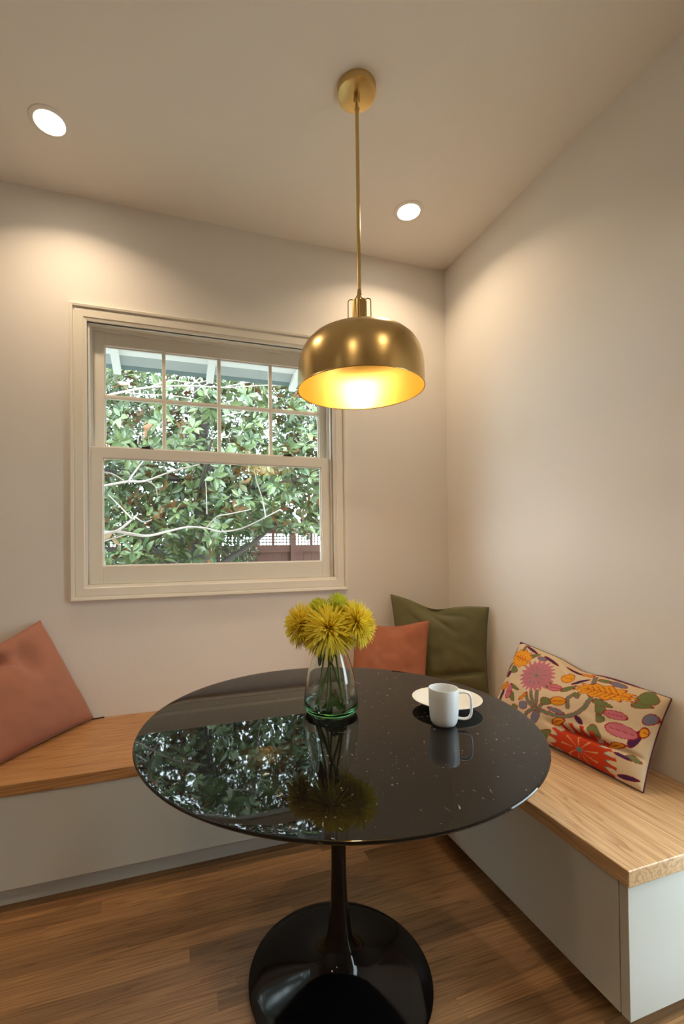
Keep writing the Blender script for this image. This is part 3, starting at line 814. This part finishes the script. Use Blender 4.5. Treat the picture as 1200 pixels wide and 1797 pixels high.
# ---- the floral pillow: a printed pattern, painted in the cloth's own u,v
CREAM = (0.62, 0.485, 0.32)
PC = dict(orange=(0.72, 0.30, 0.02), dkred=(0.33, 0.02, 0.015), red=(0.50, 0.045, 0.012), pink=(0.46, 0.16, 0.20), rose=(0.52, 0.15, 0.19), purple=(0.075, 0.02, 0.07), blue=(0.17, 0.17, 0.23), green=(0.15, 0.175, 0.065), sage=(0.17, 0.19, 0.13), teal=(0.10, 0.19, 0.19))
QC = np.array([[18, 560], [950, 1035], [1112, 425], [152, 68]], float)      # the pattern's drawing frame: BL, BR, TR, TL
def floral(uv):
    u, v = uv[:, 0:1], uv[:, 1:2]
    P = QC[0] * (1 - u) * (1 - v) + QC[1] * u * (1 - v) + QC[2] * u * v + QC[3] * (1 - u) * v
    X, Y = P[:, 0], P[:, 1]
    C = np.tile(np.array(CREAM), (len(X), 1))
    def paint(mask, col): C[mask] = PC[col] if isinstance(col, str) else col
    def local(cx, cy, ang):
        a = math.radians(ang); dx, dy = X - cx, Y - cy
        return dx * math.cos(a) + dy * math.sin(a), -dx * math.sin(a) + dy * math.cos(a)
    def leafy(cx, cy, a, b, ang, col, line='dkred', lw=4.0, vein=True, lobes=0):
        p, q = local(cx, cy, ang)
        r = np.hypot(p / a, q / b); th = np.arctan2(q / b, p / a)
        k = 1 + (0.12 * np.cos(th * lobes) if lobes else -0.10 * np.cos(2 * th) * 0)
        e = r / k
        paint(e < 1 + lw / min(a, b), line); paint(e < 1, col)
        if vein:
            paint((np.abs(q) < 1.8) & (e < 0.85), line)
    def stroke(pts, w, col='sage', line='dkred', lw=3.0):
        d = np.full(len(X), 1e9)
        pts = [np.array(p[:2]) for p in bez([(a, b, 0) for a, b in pts], 6)]
        for p, q in zip(pts[:-1], pts[1:]):
            g = q - p; L2 = g @ g + 1e-9
            t = np.clip(((X - p[0]) * g[0] + (Y - p[1]) * g[1]) / L2, 0, 1)
            d = np.minimum(d, np.hypot(X - p[0] - t * g[0], Y - p[1] - t * g[1]))
        paint(d < w + lw, line); paint(d < w, col)
    # stems
    for pts in ([(440, 590), (520, 622), (610, 648), (700, 628), (760, 570), (785, 500)], [(452, 480), (452, 540), (440, 590)], [(408, 482), (420, 540), (436, 588)], [(370, 490), (385, 540), (430, 580)], [(335, 660), (370, 612), (440, 590)], [(95, 310), (140, 270), (185, 225)], [(470, 585), (500, 560)], [(240, 110), (235, 160)], [(770, 350), (778, 420)], [(655, 590), (660, 530), (690, 505), (712, 520)], [(20, 420), (70, 340), (110, 300)]):
        stroke(pts, 10)
    # small green sprigs
    for a in ((240, 485, 34, 20, 60), (250, 425, 46, 12, 30), (645, 455, 42, 16, -30), (520, 550, 42, 24, 10), (830, 590, 26, 34, 0), (835, 545, 48, 20, 20), (825, 645, 22, 26, 0), (1030, 465, 40, 58, 20), (1010, 525, 40, 16, -10), (790, 725, 40, 28, 50), (470, 745, 52, 26, -15), (408, 735, 26, 26, 0), (208, 292, 40, 24, 30), (120, 255, 20, 38, 30), (515, 432, 32, 20, -40), (832, 375, 42, 12, 10), (268, 562, 30, 20, 10), (342, 205, 34, 18, -20), (145, 160, 16, 40, 20), (700, 500, 22, 16, 0), (950, 860, 30, 18, 30), (120, 480, 16, 30, 20), (200, 620, 30, 20, 40), (260, 690, 34, 18, 20)):
        leafy(*a, 'green', lw=2.5, vein=False, lobes=3)
    for a in ((430, 642, 42, 26, -50), (345, 560, 34, 24, 20), (412, 228, 34, 14, 20), (582, 612, 48, 12, 22), (893, 392, 42, 17, 20), (1040, 600, 20, 40, 30)):
        leafy(*a, 'blue', lw=3, vein=False)
    for a in ((155, 312, 24, 24, 0), (132, 445, 17, 36, 15), (702, 392, 48, 11, -28), (710, 665, 16, 28, -30), (912, 858, 36, 11, 25), (972, 742, 18, 60, 25), (905, 972, 46, 13, 8), (172, 76, 24, 14, 0), (300, 150, 60, 8, 32), (470, 235, 60, 9, 30), (660, 300, 80, 8, 25), (860, 345, 120, 7, 18), (70, 420, 14, 60, 10), (212, 560, 16, 24, 30)):
        leafy(*a, 'purple', lw=1.5, vein=False)
    for a in ((145, 392, 38, 20, 0), (627, 362, 32, 40, 10), (600, 550, 46, 26, 0), (342, 502, 32, 12, -25), (345, 690, 20, 72, -22), (582, 674, 42, 14, -5), (880, 796, 46, 11, -5), (715, 318, 40, 12, 25), (1010, 690, 14, 30, 20)):
        leafy(*a, 'orange', lw=4)
    for a in ((565, 452, 44, 24, 10), (205, 445, 30, 42, 20), (900, 612, 50, 25, 8), (918, 705, 66, 42, 15)):
        leafy(*a, 'rose', lw=4)
    def bloom(cx, cy, rx, ry, ang, n, col, edge, ray, heart, rayw=0.16):
        p, q = local(cx, cy, ang); r = np.hypot(p / rx, q / ry); th = np.arctan2(q / ry, p / rx)
        k = 0.90 + 0.11 * np.cos(n * th)
        paint(r < k + 0.05, edge); paint(r < k, col)
        sp = np.abs(((th * (n / 2) / (2 * math.pi) + 0.25 * r) % 1.0) - 0.5)
        paint((sp < rayw * (0.35 + 0.4 * r)) & (r > 0.12) & (r < 0.62), ray)
        paint(r < 0.11, heart)
    bloom(420, 362, 132, 112, 20, 22, 'pink', 'rose', 'sage', 'sage')
    leafy(245, 215, 88, 58, 25, 'orange', 'dkred', 4, True, 11)
    leafy(838, 462, 140, 50, 8, 'orange', 'dkred', 4, True, 13)
    for cx, cy, ang, L in ((245, 215, 25, 60), (838, 462, 8, 100)):           # red veins on the orange leaves
        p, q = local(cx, cy, ang)
        paint((np.abs(((p + np.abs(q) * 0.9) / 30) % 1.0 - 0.5) < 0.09) & (np.hypot(p / (L * 1.25), q / (L * 0.5)) < 0.8), 'dkred')
    bloom(690, 842, 178, 128, 28, 18, 'red', 'teal', (0.55, 0.32, 0.12), 'teal', 0.13)
    p, q = local(690, 842, 28); r = np.hypot(p / 178, q / 128); th = np.arctan2(q / 128, p / 178)
    paint((np.abs(((th * 18 / (2 * math.pi)) % 1) - 0.5) > 0.30) & (r > 0.95) & (r < 1.12), 'red')
    return np.hstack([C, np.ones((len(X), 1))])
def printed():
    m, nt, b = new_mat('printed_floral_cotton')
    at = N(nt, 'ShaderNodeVertexColor'); at.layer_name = 'print'
    nt.links.new(at.outputs['Color'], b.inputs['Base Color'])
    tc = N(nt, 'ShaderNodeTexCoord'); no = N(nt, 'ShaderNodeTexNoise', Scale=800.0); nt.links.new(tc.outputs['Object'], no.inputs['Vector'])
    bp = N(nt, 'ShaderNodeBump', Strength=0.25, Distance=0.001); nt.links.new(no.outputs['Fac'], bp.inputs['Height']); nt.links.new(bp.outputs['Normal'], b.inputs['Normal'])
    b.inputs['Roughness'].default_value = 0.9; b.inputs['Specular IOR Level'].default_value = 0.15
    return m
M['printed'] = printed()
M['plum'] = cloth('plum_piping', (0.10, 0.03, 0.06))
pillow('lumbar_pillow', 'long cream lumbar pillow with orange, pink and red floral print', [(1.43, 1.765, SEAT + 0.004), (1.455, 1.072, SEAT + 0.004), (1.620, 1.090, 0.722), (1.620, 1.778, 0.778)],
       M['printed'], 0.095, 0.055, nu=300, nv=150, pinch=0.03, dents=[(0.55, 0.98, 0.10, 0.10, 0.03), (0.96, 0.45, 0.05, 0.2, 0.012)], folds=[(0.50, 0.22, 1.0, 0.30, 0.03, 0.045), (0.35, 0.95, 0.55, 0.80, 0.03, 0.015)], seed=4, colour=floral, wrinkle=0.010, sag=[(0.52, 0.12, 0.05)], piping=M['plum'])

# ================================================================== OUTDOORS
g = box('ground', -25, 30, YB + 0.15, 45, GROUND - 0.2, GROUND, plain('pale_garden_gravel', (0.25, 0.23, 0.19), 0.95, bump=0.6, bscale=12, var=0.4)); g['kind'] = 'structure'
g = box('ground', -25, 30, -40, YF - 0.15, GROUND - 0.2, GROUND, plain('patio_concrete', (0.40, 0.38, 0.34), 0.9, bump=0.3, bscale=20, var=0.1)); g['kind'] = 'structure'
g = box('ground', XR + 0.15, 30, YF - 0.15, YB + 0.15, GROUND - 0.2, GROUND, bpy.data.materials['patio_concrete']); g['kind'] = 'structure'

# ---- eave over the window
M['white_ext'] = plain('white_exterior_paint', (0.74, 0.76, 0.76), 0.6)
M['grey_ext'] = plain('grey_exterior_paint', (0.36, 0.40, 0.41), 0.7)
M['teal_ext'] = plain('slate_teal_exterior_paint', (0.13, 0.19, 0.20), 0.6)
ev = thing('roof_eave', 'white rafter tails and grey roof boards above the window outside', 'eave', (0.28, YB + 0.15, 2.5))
SL = 0.35
zs = lambda y: 2.458 + SL * (3.25 - y)
def slope_board(name, ya, yb_, xa, xb, th, drop, mat):
    bm = bmesh.new()
    a = [bm.verts.new((x, y, zs(y) + o)) for x in (xa, xb) for y in (ya, yb_) for o in (-drop, th)]
    for f in ((0, 1, 3, 2), (4, 6, 7, 5), (0, 4, 5, 1), (2, 3, 7, 6), (0, 2, 6, 4), (1, 5, 7, 3)): bm.faces.new([a[i] for i in f])
    return build(name, bm, mat, ev)
ys = [3.25, 3.209, 3.122, 3.03, 2.93, 2.83, 2.73, 2.63, 2.551]
mats = ['teal_ext', 'grey_ext', 'white_ext', 'grey_ext', 'white_ext', 'white_ext', 'white_ext', 'white_ext']
for k in range(8):
    slope_board('roof_board', ys[k + 1] + 0.0015, ys[k], -3.3, 3.3, 0.02, 0, M[mats[k]])
for k in range(-4, 5):
    xr = 0.281 + 0.604 * k
    slope_board('rafter', 2.551, 3.252, xr - 0.024, xr + 0.024, 0.0, 0.036, M['white_ext'])

# ---- fence with lattice top
M['fence'] = plain('redwood_fence_stain', (0.120, 0.052, 0.037), 0.8, bump=0.3, bscale=30, var=0.25)
FY = 8.0
fe = thing('garden_fence', 'reddish brown board fence with square lattice top behind the trees', 'fence', (1.0, FY, GROUND))
ZR0, ZR1, ZL0, ZL1 = 1.16, 1.29, 1.29, 1.50
bw = 0.33
box('top_rail', -7.0, 9.0, FY - 0.05, FY + 0.05, 1.50, 1.56, M['fence'], fe)
box('cap_board', -7.0, 9.0, FY - 0.08, FY + 0.08, 1.56, 1.60, M['fence'], fe)
box('mid_rail', -7.0, 9.0, FY - 0.045, FY + 0.045, ZR0, ZR1, M['fence'], fe)
box('bottom_rail', -7.0, 9.0, FY - 0.04, FY + 0.04, GROUND + 0.1, GROUND + 0.22, M['fence'], fe)
for k in range(-4, 4):
    xp = 2.155 + 1.98 * k
    box('post', xp - 0.05, xp + 0.05, FY - 0.07, FY + 0.06, GROUND, 1.56, M['fence'], fe)
    for j in range(6):
        xa = xp + 0.05 + j * (1.88 / 6); xb = xa + 1.88 / 6
        if j: box('mullion', xa - 0.02, xa + 0.02, FY - 0.03, FY + 0.03, ZL0, ZL1, M['fence'], fe)
        bm = bmesh.new()
        for i in range(1, 5): add_box(bm, xa + i * (xb - xa) / 5 - 0.009, xa + i * (xb - xa) / 5 + 0.009, FY - 0.01, FY, ZL0, ZL1)
        for i in range(1, 4): add_box(bm, xa, xb, FY, FY + 0.01, ZL0 + i * 0.0525 - 0.009, ZL0 + i * 0.0525 + 0.009)
        build('lattice', bm, M['fence'], fe)
        for i in range(2):
            xc = xa + i * (xb - xa) / 2
            box('board', xc + 0.002, xc + (xb - xa) / 2 - 0.002, FY - 0.012, FY + 0.008, GROUND + 0.05, ZR0 + 0.02, M['fence'], fe)

# ---- leaves
def leaf_template(L, W, fold, curl):
    rows = [(0.0, 0.0), (0.30, 0.85), (0.62, 1.0), (1.0, 0.0)]
    V = [(0, 0, 0)]
    for t, w in rows[1:3]:
        z = curl * t * t
        V += [(t * L, -w * W / 2, z + fold), (t * L, 0, z), (t * L, w * W / 2, z + fold)]
    V.append((L, 0, curl))
    F = [(0, 1, 2), (0, 2, 3), (1, 4, 5, 2), (2, 5, 6, 3), (4, 7, 5), (5, 7, 6)]
    return np.array(V, float), F
LV, LF = leaf_template(1.0, 0.40, 0.06, -0.14)
nv_ = len(LV)
TWO = np.vstack([LV, LV - np.array([0, 0, 0.012])])
TF = [f[::-1] for f in LF] + [tuple(i + nv_ for i in f) for f in LF]
TM = [0] * len(LF) + [1] * len(LF)
def leaf_mat(name, c0, c1, rough=0.28, random_by='object'):
    m, nt, b = new_mat(name)
    tc = N(nt, 'ShaderNodeTexCoord'); no = N(nt, 'ShaderNodeTexNoise', Scale=2.6, Detail=3.0); nt.links.new(tc.outputs['Object'], no.inputs['Vector'])
    gi = N(nt, 'ShaderNodeNewGeometry'); oi = N(nt, 'ShaderNodeObjectInfo')
    ad = N(nt, 'ShaderNodeMath', operation='ADD'); nt.links.new(gi.outputs['Random Per Island'], ad.inputs[0]); nt.links.new(oi.outputs['Random'], ad.inputs[1])
    fr = N(nt, 'ShaderNodeMath', operation='FRACT'); nt.links.new(ad.outputs[0], fr.inputs[0])
    rp = N(nt, 'ShaderNodeValToRGB'); rp.color_ramp.elements[0].color = (*c0, 1); rp.color_ramp.elements[1].color = (*c1, 1)
    nt.links.new(fr.outputs[0], rp.inputs['Fac']); nt.links.new(rp.outputs['Color'], b.inputs['Base Color'])
    b.inputs['Roughness'].default_value = rough
    return m
M['mag_top'] = leaf_mat('magnolia_leaf_face', (0.042, 0.078, 0.030), (0.155, 0.205, 0.078), 0.24)
M['mag_back'] = leaf_mat('magnolia_leaf_back', (0.10, 0.105, 0.042), (0.27, 0.095, 0.03), 0.6)
M['small_leaf'] = leaf_mat('small_evergreen_leaf', (0.034, 0.065, 0.027), (0.115, 0.165, 0.062), 0.32)
M['bark'] = plain('dark_bark', (0.075, 0.065, 0.055), 0.9, bump=0.6, bscale=40, var=0.3)
M['pale_bark'] = plain('pale_grey_twig_bark', (0.36, 0.30, 0.26), 0.8, var=0.15)

def frames(dirs, ups):
    x = dirs / np.linalg.norm(dirs, axis=1, keepdims=True)
    y = np.cross(ups, x); y /= np.linalg.norm(y, axis=1, keepdims=True) + 1e-9
    z = np.cross(x, y)
    return np.stack([x, y, z], axis=2)               # columns
def leaf_cloud(pos, R, L):
    n = len(pos)
    V = np.einsum('nij,vj->nvi', R, TWO) * L[:, None, None] + pos[:, None, :]
    k = len(TWO)
    tri = np.array([f for f in TF if len(f) == 3]); quad = np.array([f for f in TF if len(f) == 4])
    tm = np.array([m for f, m in zip(TF, TM) if len(f) == 3]); qm = np.array([m for f, m in zip(TF, TM) if len(f) == 4])
    off = (np.arange(n) * k)[:, None, None]
    T = (tri[None] + off).reshape(-1); Q = (quad[None] + off).reshape(-1)
    me = bpy.data.meshes.new('foliage')
    me.vertices.add(n * k); me.vertices.foreach_set('co', V.astype(np.float32).ravel())
    nt_, nq = n * len(tri), n * len(quad)
    me.loops.add(len(T) + len(Q)); me.loops.foreach_set('vertex_index', np.concatenate([T, Q]).astype(np.int32))
    me.polygons.add(nt_ + nq)
    me.polygons.foreach_set('loop_start', np.concatenate([np.arange(nt_) * 3, nt_ * 3 + np.arange(nq) * 4]).astype(np.int32))
    me.polygons.foreach_set('material_index', np.concatenate([np.tile(tm, n), np.tile(qm, n)]).astype(np.int32))
    me.update(calc_edges=True); me.validate()
    return me

def crown(n_tip, lo_, hi_, rosette, Lr, keep=None, spread=1.1, outward=None):
    tips = rng.uniform(lo_, hi_, (n_tip, 3))
    if keep is not None: tips = tips[keep(tips)]
    ax = rng.normal(0, 0.55, tips.shape) + np.array([0, -0.55, 0.55])
    ax /= np.linalg.norm(ax, axis=1, keepdims=True)
    k = rosette; n = len(tips)
    A = np.repeat(ax, k, 0); Tp = np.repeat(tips, k, 0)
    ref = np.cross(A, rng.normal(0, 1, A.shape)); ref /= np.linalg.norm(ref, axis=1, keepdims=True)
    oth = np.cross(A, ref)
    ph = np.tile(np.arange(k) * 2.4, n) + rng.uniform(0, 0.6, n * k)
    # consistent side axis per tip
    ref0 = np.repeat(ref[::k], k, 0); oth0 = np.cross(A, ref0)
    d = A * rng.uniform(0.15, 0.75, (n * k, 1)) + (ref0 * np.cos(ph)[:, None] + oth0 * np.sin(ph)[:, None]) * spread
    d[:, 2] -= rng.uniform(0.0, 0.35, n * k)
    d /= np.linalg.norm(d, axis=1, keepdims=True)
    ups = A + rng.normal(0, 0.25, A.shape)
    pos = Tp + d * 0.01 - A * rng.uniform(0, 0.05, (n * k, 1))
    return tips, pos, frames(d, ups), rng.uniform(*Lr, n * k)

def in_view(p, m=0.10):
    tx = p[:, 0] / p[:, 1]; tz = (p[:, 2] - CAM.z) / p[:, 1]
    return (tx > -0.13 - m * 0.2) & (tx < 0.35 + m * 0.2) & (tz > -0.05) & (tz < 0.42)

# magnolia
mg = thing('magnolia_tree', 'glossy broad-leaved magnolia with rusty leaf backs outside the window', 'tree', (0.36, 5.6, GROUND))
tube('trunk', bez([(0.36, 5.6, GROUND - 0.05), (0.34, 5.6, 0.8), (0.40, 5.58, 1.8), (0.36, 5.55, 2.8), (0.42, 5.5, 4.0), (0.40, 5.5, 5.6)], 5), [0.15 - 0.004 * k for k in range(26)], M['bark'], mg, 12)
rb = random.Random(5)
for k in range(16):
    h = rb.uniform(0.9, 4.6); a = rb.uniform(0, 2 * math.pi); L = rb.uniform(1.2, 2.5)
    e = Vector((0.38 + L * math.cos(a), 5.55 + L * 0.7 * math.sin(a), h + rb.uniform(0.3, 1.0)))
    s = Vector((0.38, 5.56, h)); m_ = s.lerp(e, 0.5) + Vector((rb.uniform(-.1, .1), rb.uniform(-.1, .1), -0.12))
    pts = bez([s, m_, e], 5); tube('branch', pts, [0.045 - 0.0035 * i for i in range(len(pts))], M['bark'], mg, 7)
def keep_mag(t):
    # crown with open gaps: looser higher up and away from the trunk
    gap = np.array([mnoise.noise(Vector((p[0] * 1.25 + 3, p[1] * 0.5, p[2] * 1.25))) for p in t])
    return (gap > -0.30 - 0.15 * (t[:, 2] < 2.3)) & ((t[:, 2] > 1.45) | (t[:, 0] / t[:, 1] < 0.10))
tips, pos, R_, Ls = crown(6000, (-2.2, 4.3, 1.05), (3.8, 7.0, 6.6), 7, (0.085, 0.15), keep_mag)
tips2, pos2, R2, L2 = crown(420, (-0.9, 4.2, 0.55), (2.6, 5.2, 2.3), 7, (0.085, 0.145), lambda t: (t[:, 2] > 1.42) | (t[:, 0] / t[:, 1] < 0.11))
pos = np.vstack([pos, pos2]); R_ = np.vstack([R_, R2]); Ls = np.concatenate([Ls, L2])
vis = in_view(pos); score = np.where(vis, Ls / pos[:, 1], 0)
big = np.argsort(-score)[:300]; rest_i = np.setdiff1d(np.arange(len(pos)), big)
lm = leaf_cloud(np.zeros((1, 3)), np.eye(3)[None], np.ones(1)); lm.name = 'leaf'
lm.materials.append(M['mag_top']); lm.materials.append(M['mag_back'])
org = origin_of(mg)
for i in big:
    o = bpy.data.objects.new('leaf', lm); COL.objects.link(o); o.parent = mg
    Mx = Matrix([[*(R_[i][r] * Ls[i]), pos[i][r] - org[r]] for r in range(3)] + [[0, 0, 0, 1]])
    o.matrix_local = Mx
me = leaf_cloud(pos[rest_i] - np.array(org), R_[rest_i], Ls[rest_i])
o = link('foliage', me, [M['mag_top'], M['mag_back']], mg); o['kind'] = 'stuff'
me.polygons.foreach_set('use_smooth', [False] * len(me.polygons))

# small-leaved evergreens along the fence
def shrub(cx, cy, rx, rz, n, label, Lr=(0.045, 0.085)):
    s = thing('evergreen_shrub', label, 'shrub', (cx, cy, GROUND), 'evergreen shrubs along the fence')
    for k in range(5):
        a = rb.uniform(0, 6.28)
        tube('stem', bez([(cx + 0.05 * math.cos(a), cy + 0.05 * math.sin(a), GROUND - 0.02), (cx + 0.3 * rx * math.cos(a), cy + 0.2 * math.sin(a), GROUND + rz * 0.6), (cx + 0.6 * rx * math.cos(a), cy + 0.3 * math.sin(a), GROUND + rz * 1.25)], 4), 0.014, M['bark'], s, 6)
    q = rng.normal(0, 1, (n, 3)); q /= np.linalg.norm(q, axis=1, keepdims=True); q *= rng.uniform(0.3, 1, (n, 1)) ** 0.5
    p = np.array([cx, cy, GROUND + rz * 0.82]) + q * np.array([rx, 0.6, rz])
    p[:, 2] = np.maximum(p[:, 2], GROUND + 0.03)
    d = rng.normal(0, 1, (n, 3)); me = leaf_cloud(p - np.array(origin_of(s)), frames(d, rng.normal(0, 1, (n, 3)) + np.array([0, -0.4, 0.7])), rng.uniform(*Lr, n))
    o = link('foliage', me, [M['small_leaf'], M['small_leaf']], s); o['kind'] = 'stuff'
shrub(-1.0, 7.0, 1.3, 2.05, 12000, 'tall small-leaved evergreen shrub by the fence, under the bare branches')
shrub(0.55, 7.1, 0.8, 2.05, 10000, 'tall small-leaved evergreen shrub behind the magnolia trunk')
shrub(-0.1, 5.0, 0.55, 0.85, 2600, 'low bushy evergreen shrub under the magnolia')
shrub(4.2, 7.0, 1.0, 1.7, 4200, 'tall small-leaved evergreen shrub beside the lattice fence')

# a taller evergreen beyond the fence
def tree_back(cx, cy, rx, z0_, z1_, n, label):
    s = thing('evergreen_tree', label, 'tree', (cx, cy, GROUND), 'evergreen trees beyond the fence')
    tube('trunk', bez([(cx, cy, GROUND - 0.05), (cx + 0.05, cy, 1.5), (cx - 0.05, cy, z1_ * 0.85)], 5), [0.14 - 0.01 * k for k in range(11)], M['bark'], s, 8)
    q = rng.normal(0, 1, (n, 3)); q /= np.linalg.norm(q, axis=1, keepdims=True); q *= rng.uniform(0.2, 1, (n, 1)) ** 0.45
    p = np.array([cx, cy, (z0_ + z1_) / 2]) + q * np.array([rx, 0.9, (z1_ - z0_) / 2])
    gap = np.array([mnoise.noise(Vector((a[0] * 1.6, a[1], a[2] * 1.6 + 7))) for a in p]); p = p[gap > -0.22]; n = len(p)
    me = leaf_cloud(p - np.array(origin_of(s)), frames(rng.normal(0, 1, (n, 3)), rng.normal(0, 1, (n, 3)) + np.array([0, -0.4, 0.7])), rng.uniform(0.09, 0.15, n))
    o = link('foliage', me, [M['small_leaf'], M['small_leaf']], s); o['kind'] = 'stuff'
tree_back(-1.6, 10.2, 1.9, 1.62, 7.4, 11000, 'dense dark evergreen tree beyond the fence, behind the bare branches')
tree_back(1.9, 10.6, 2.0, 1.62, 7.2, 12000, 'dense dark evergreen tree beyond the fence, behind the magnolia')
tree_back(5.2, 10.2, 1.8, 1.62, 7.2, 9000, 'dense dark evergreen tree beyond the lattice end of the fence')

# bare pale branches reaching across the view
bt = thing('bare_tree', 'leafless tree with thin pale branches reaching past the window', 'tree', (-1.35, 3.95, GROUND))
tube('trunk', bez([(-1.35, 3.95, GROUND - 0.05), (-1.30, 3.95, 0.4), (-1.22, 3.93, 1.3), (-1.2, 3.9, 2.2), (-1.1, 3.9, 3.4)], 5), [0.05 - 0.0015 * k for k in range(21)], M['pale_bark'], bt, 10)
def at_px(x, y, Y):
    d = fw + rt * ((x - PX) / FPX) + up * ((PY - y) / FPX)
    return CAM + d * ((Y - CAM.y) / d.y)
def twig(px, w0, w1, Y=3.8, start=None, dy=0.25):
    n = len(px); pts = ([Vector(start)] if start else []) + [at_px(x, y, Y + dy * math.sin(i * 0.9 + px[0][0])) for i, (x, y) in enumerate(px)]
    pts = bez(pts, 4); m_ = len(pts)
    tube('branch', pts, [w0 + (w1 - w0) * i / (m_ - 1) for i in range(m_)], M['pale_bark'], bt, 6)
twig([(120, 862), (180, 853), (225, 845), (255, 844), (300, 828), (350, 815)], 0.014, 0.005, 3.8, (-1.22, 3.93, 1.5))
twig([(225, 845), (238, 826), (252, 808)], 0.007, 0.004)
twig([(256, 843), (272, 853), (276, 872)], 0.006, 0.003)
twig([(217, 843), (198, 832), (180, 828)], 0.006, 0.003)
twig([(110, 950), (180, 936), (205, 932), (230, 913), (240, 904)], 0.016, 0.006, 3.8, (-1.25, 3.94, 1.1))
twig([(205, 932), (235, 938), (262, 940), (300, 931), (330, 925), (362, 927), (388, 933), (425, 927), (465, 908), (492, 894)], 0.012, 0.004)
twig([(232, 911), (210, 888), (190, 868)], 0.006, 0.003)
twig([(236, 906), (252, 916), (266, 912)], 0.005, 0.003)
twig([(362, 927), (380, 907), (402, 902), (440, 894)], 0.007, 0.003)
twig([(466, 907), (460, 875), (450, 845), (446, 823)], 0.006, 0.003)
twig([(363, 902), (362, 870), (361, 845)], 0.004, 0.002)
twig([(180, 950), (205, 943), (222, 938)], 0.006, 0.003)
twig([(130, 700), (215, 688), (260, 680), (330, 677), (400, 680), (470, 676), (545, 678)], 0.012, 0.004, 4.0, (-1.15, 3.9, 2.6))
twig([(262, 680), (300, 668), (340, 672), (380, 664)], 0.007, 0.003, 4.0)
twig([(215, 688), (250, 692), (300, 694), (340, 700)], 0.006, 0.003, 4.0)
twig([(320, 690), (345, 668), (362, 655)], 0.006, 0.003, 4.1)
twig([(330, 700), (342, 688), (352, 680), (366, 672)], 0.005, 0.003, 4.1)
twig([(335, 660), (355, 680), (368, 700)], 0.005, 0.003, 4.1)
twig([(390, 680), (430, 672), (470, 668)], 0.005, 0.003, 4.0)
twig([(390, 730), (420, 724), (450, 716)], 0.006, 0.003, 4.1)
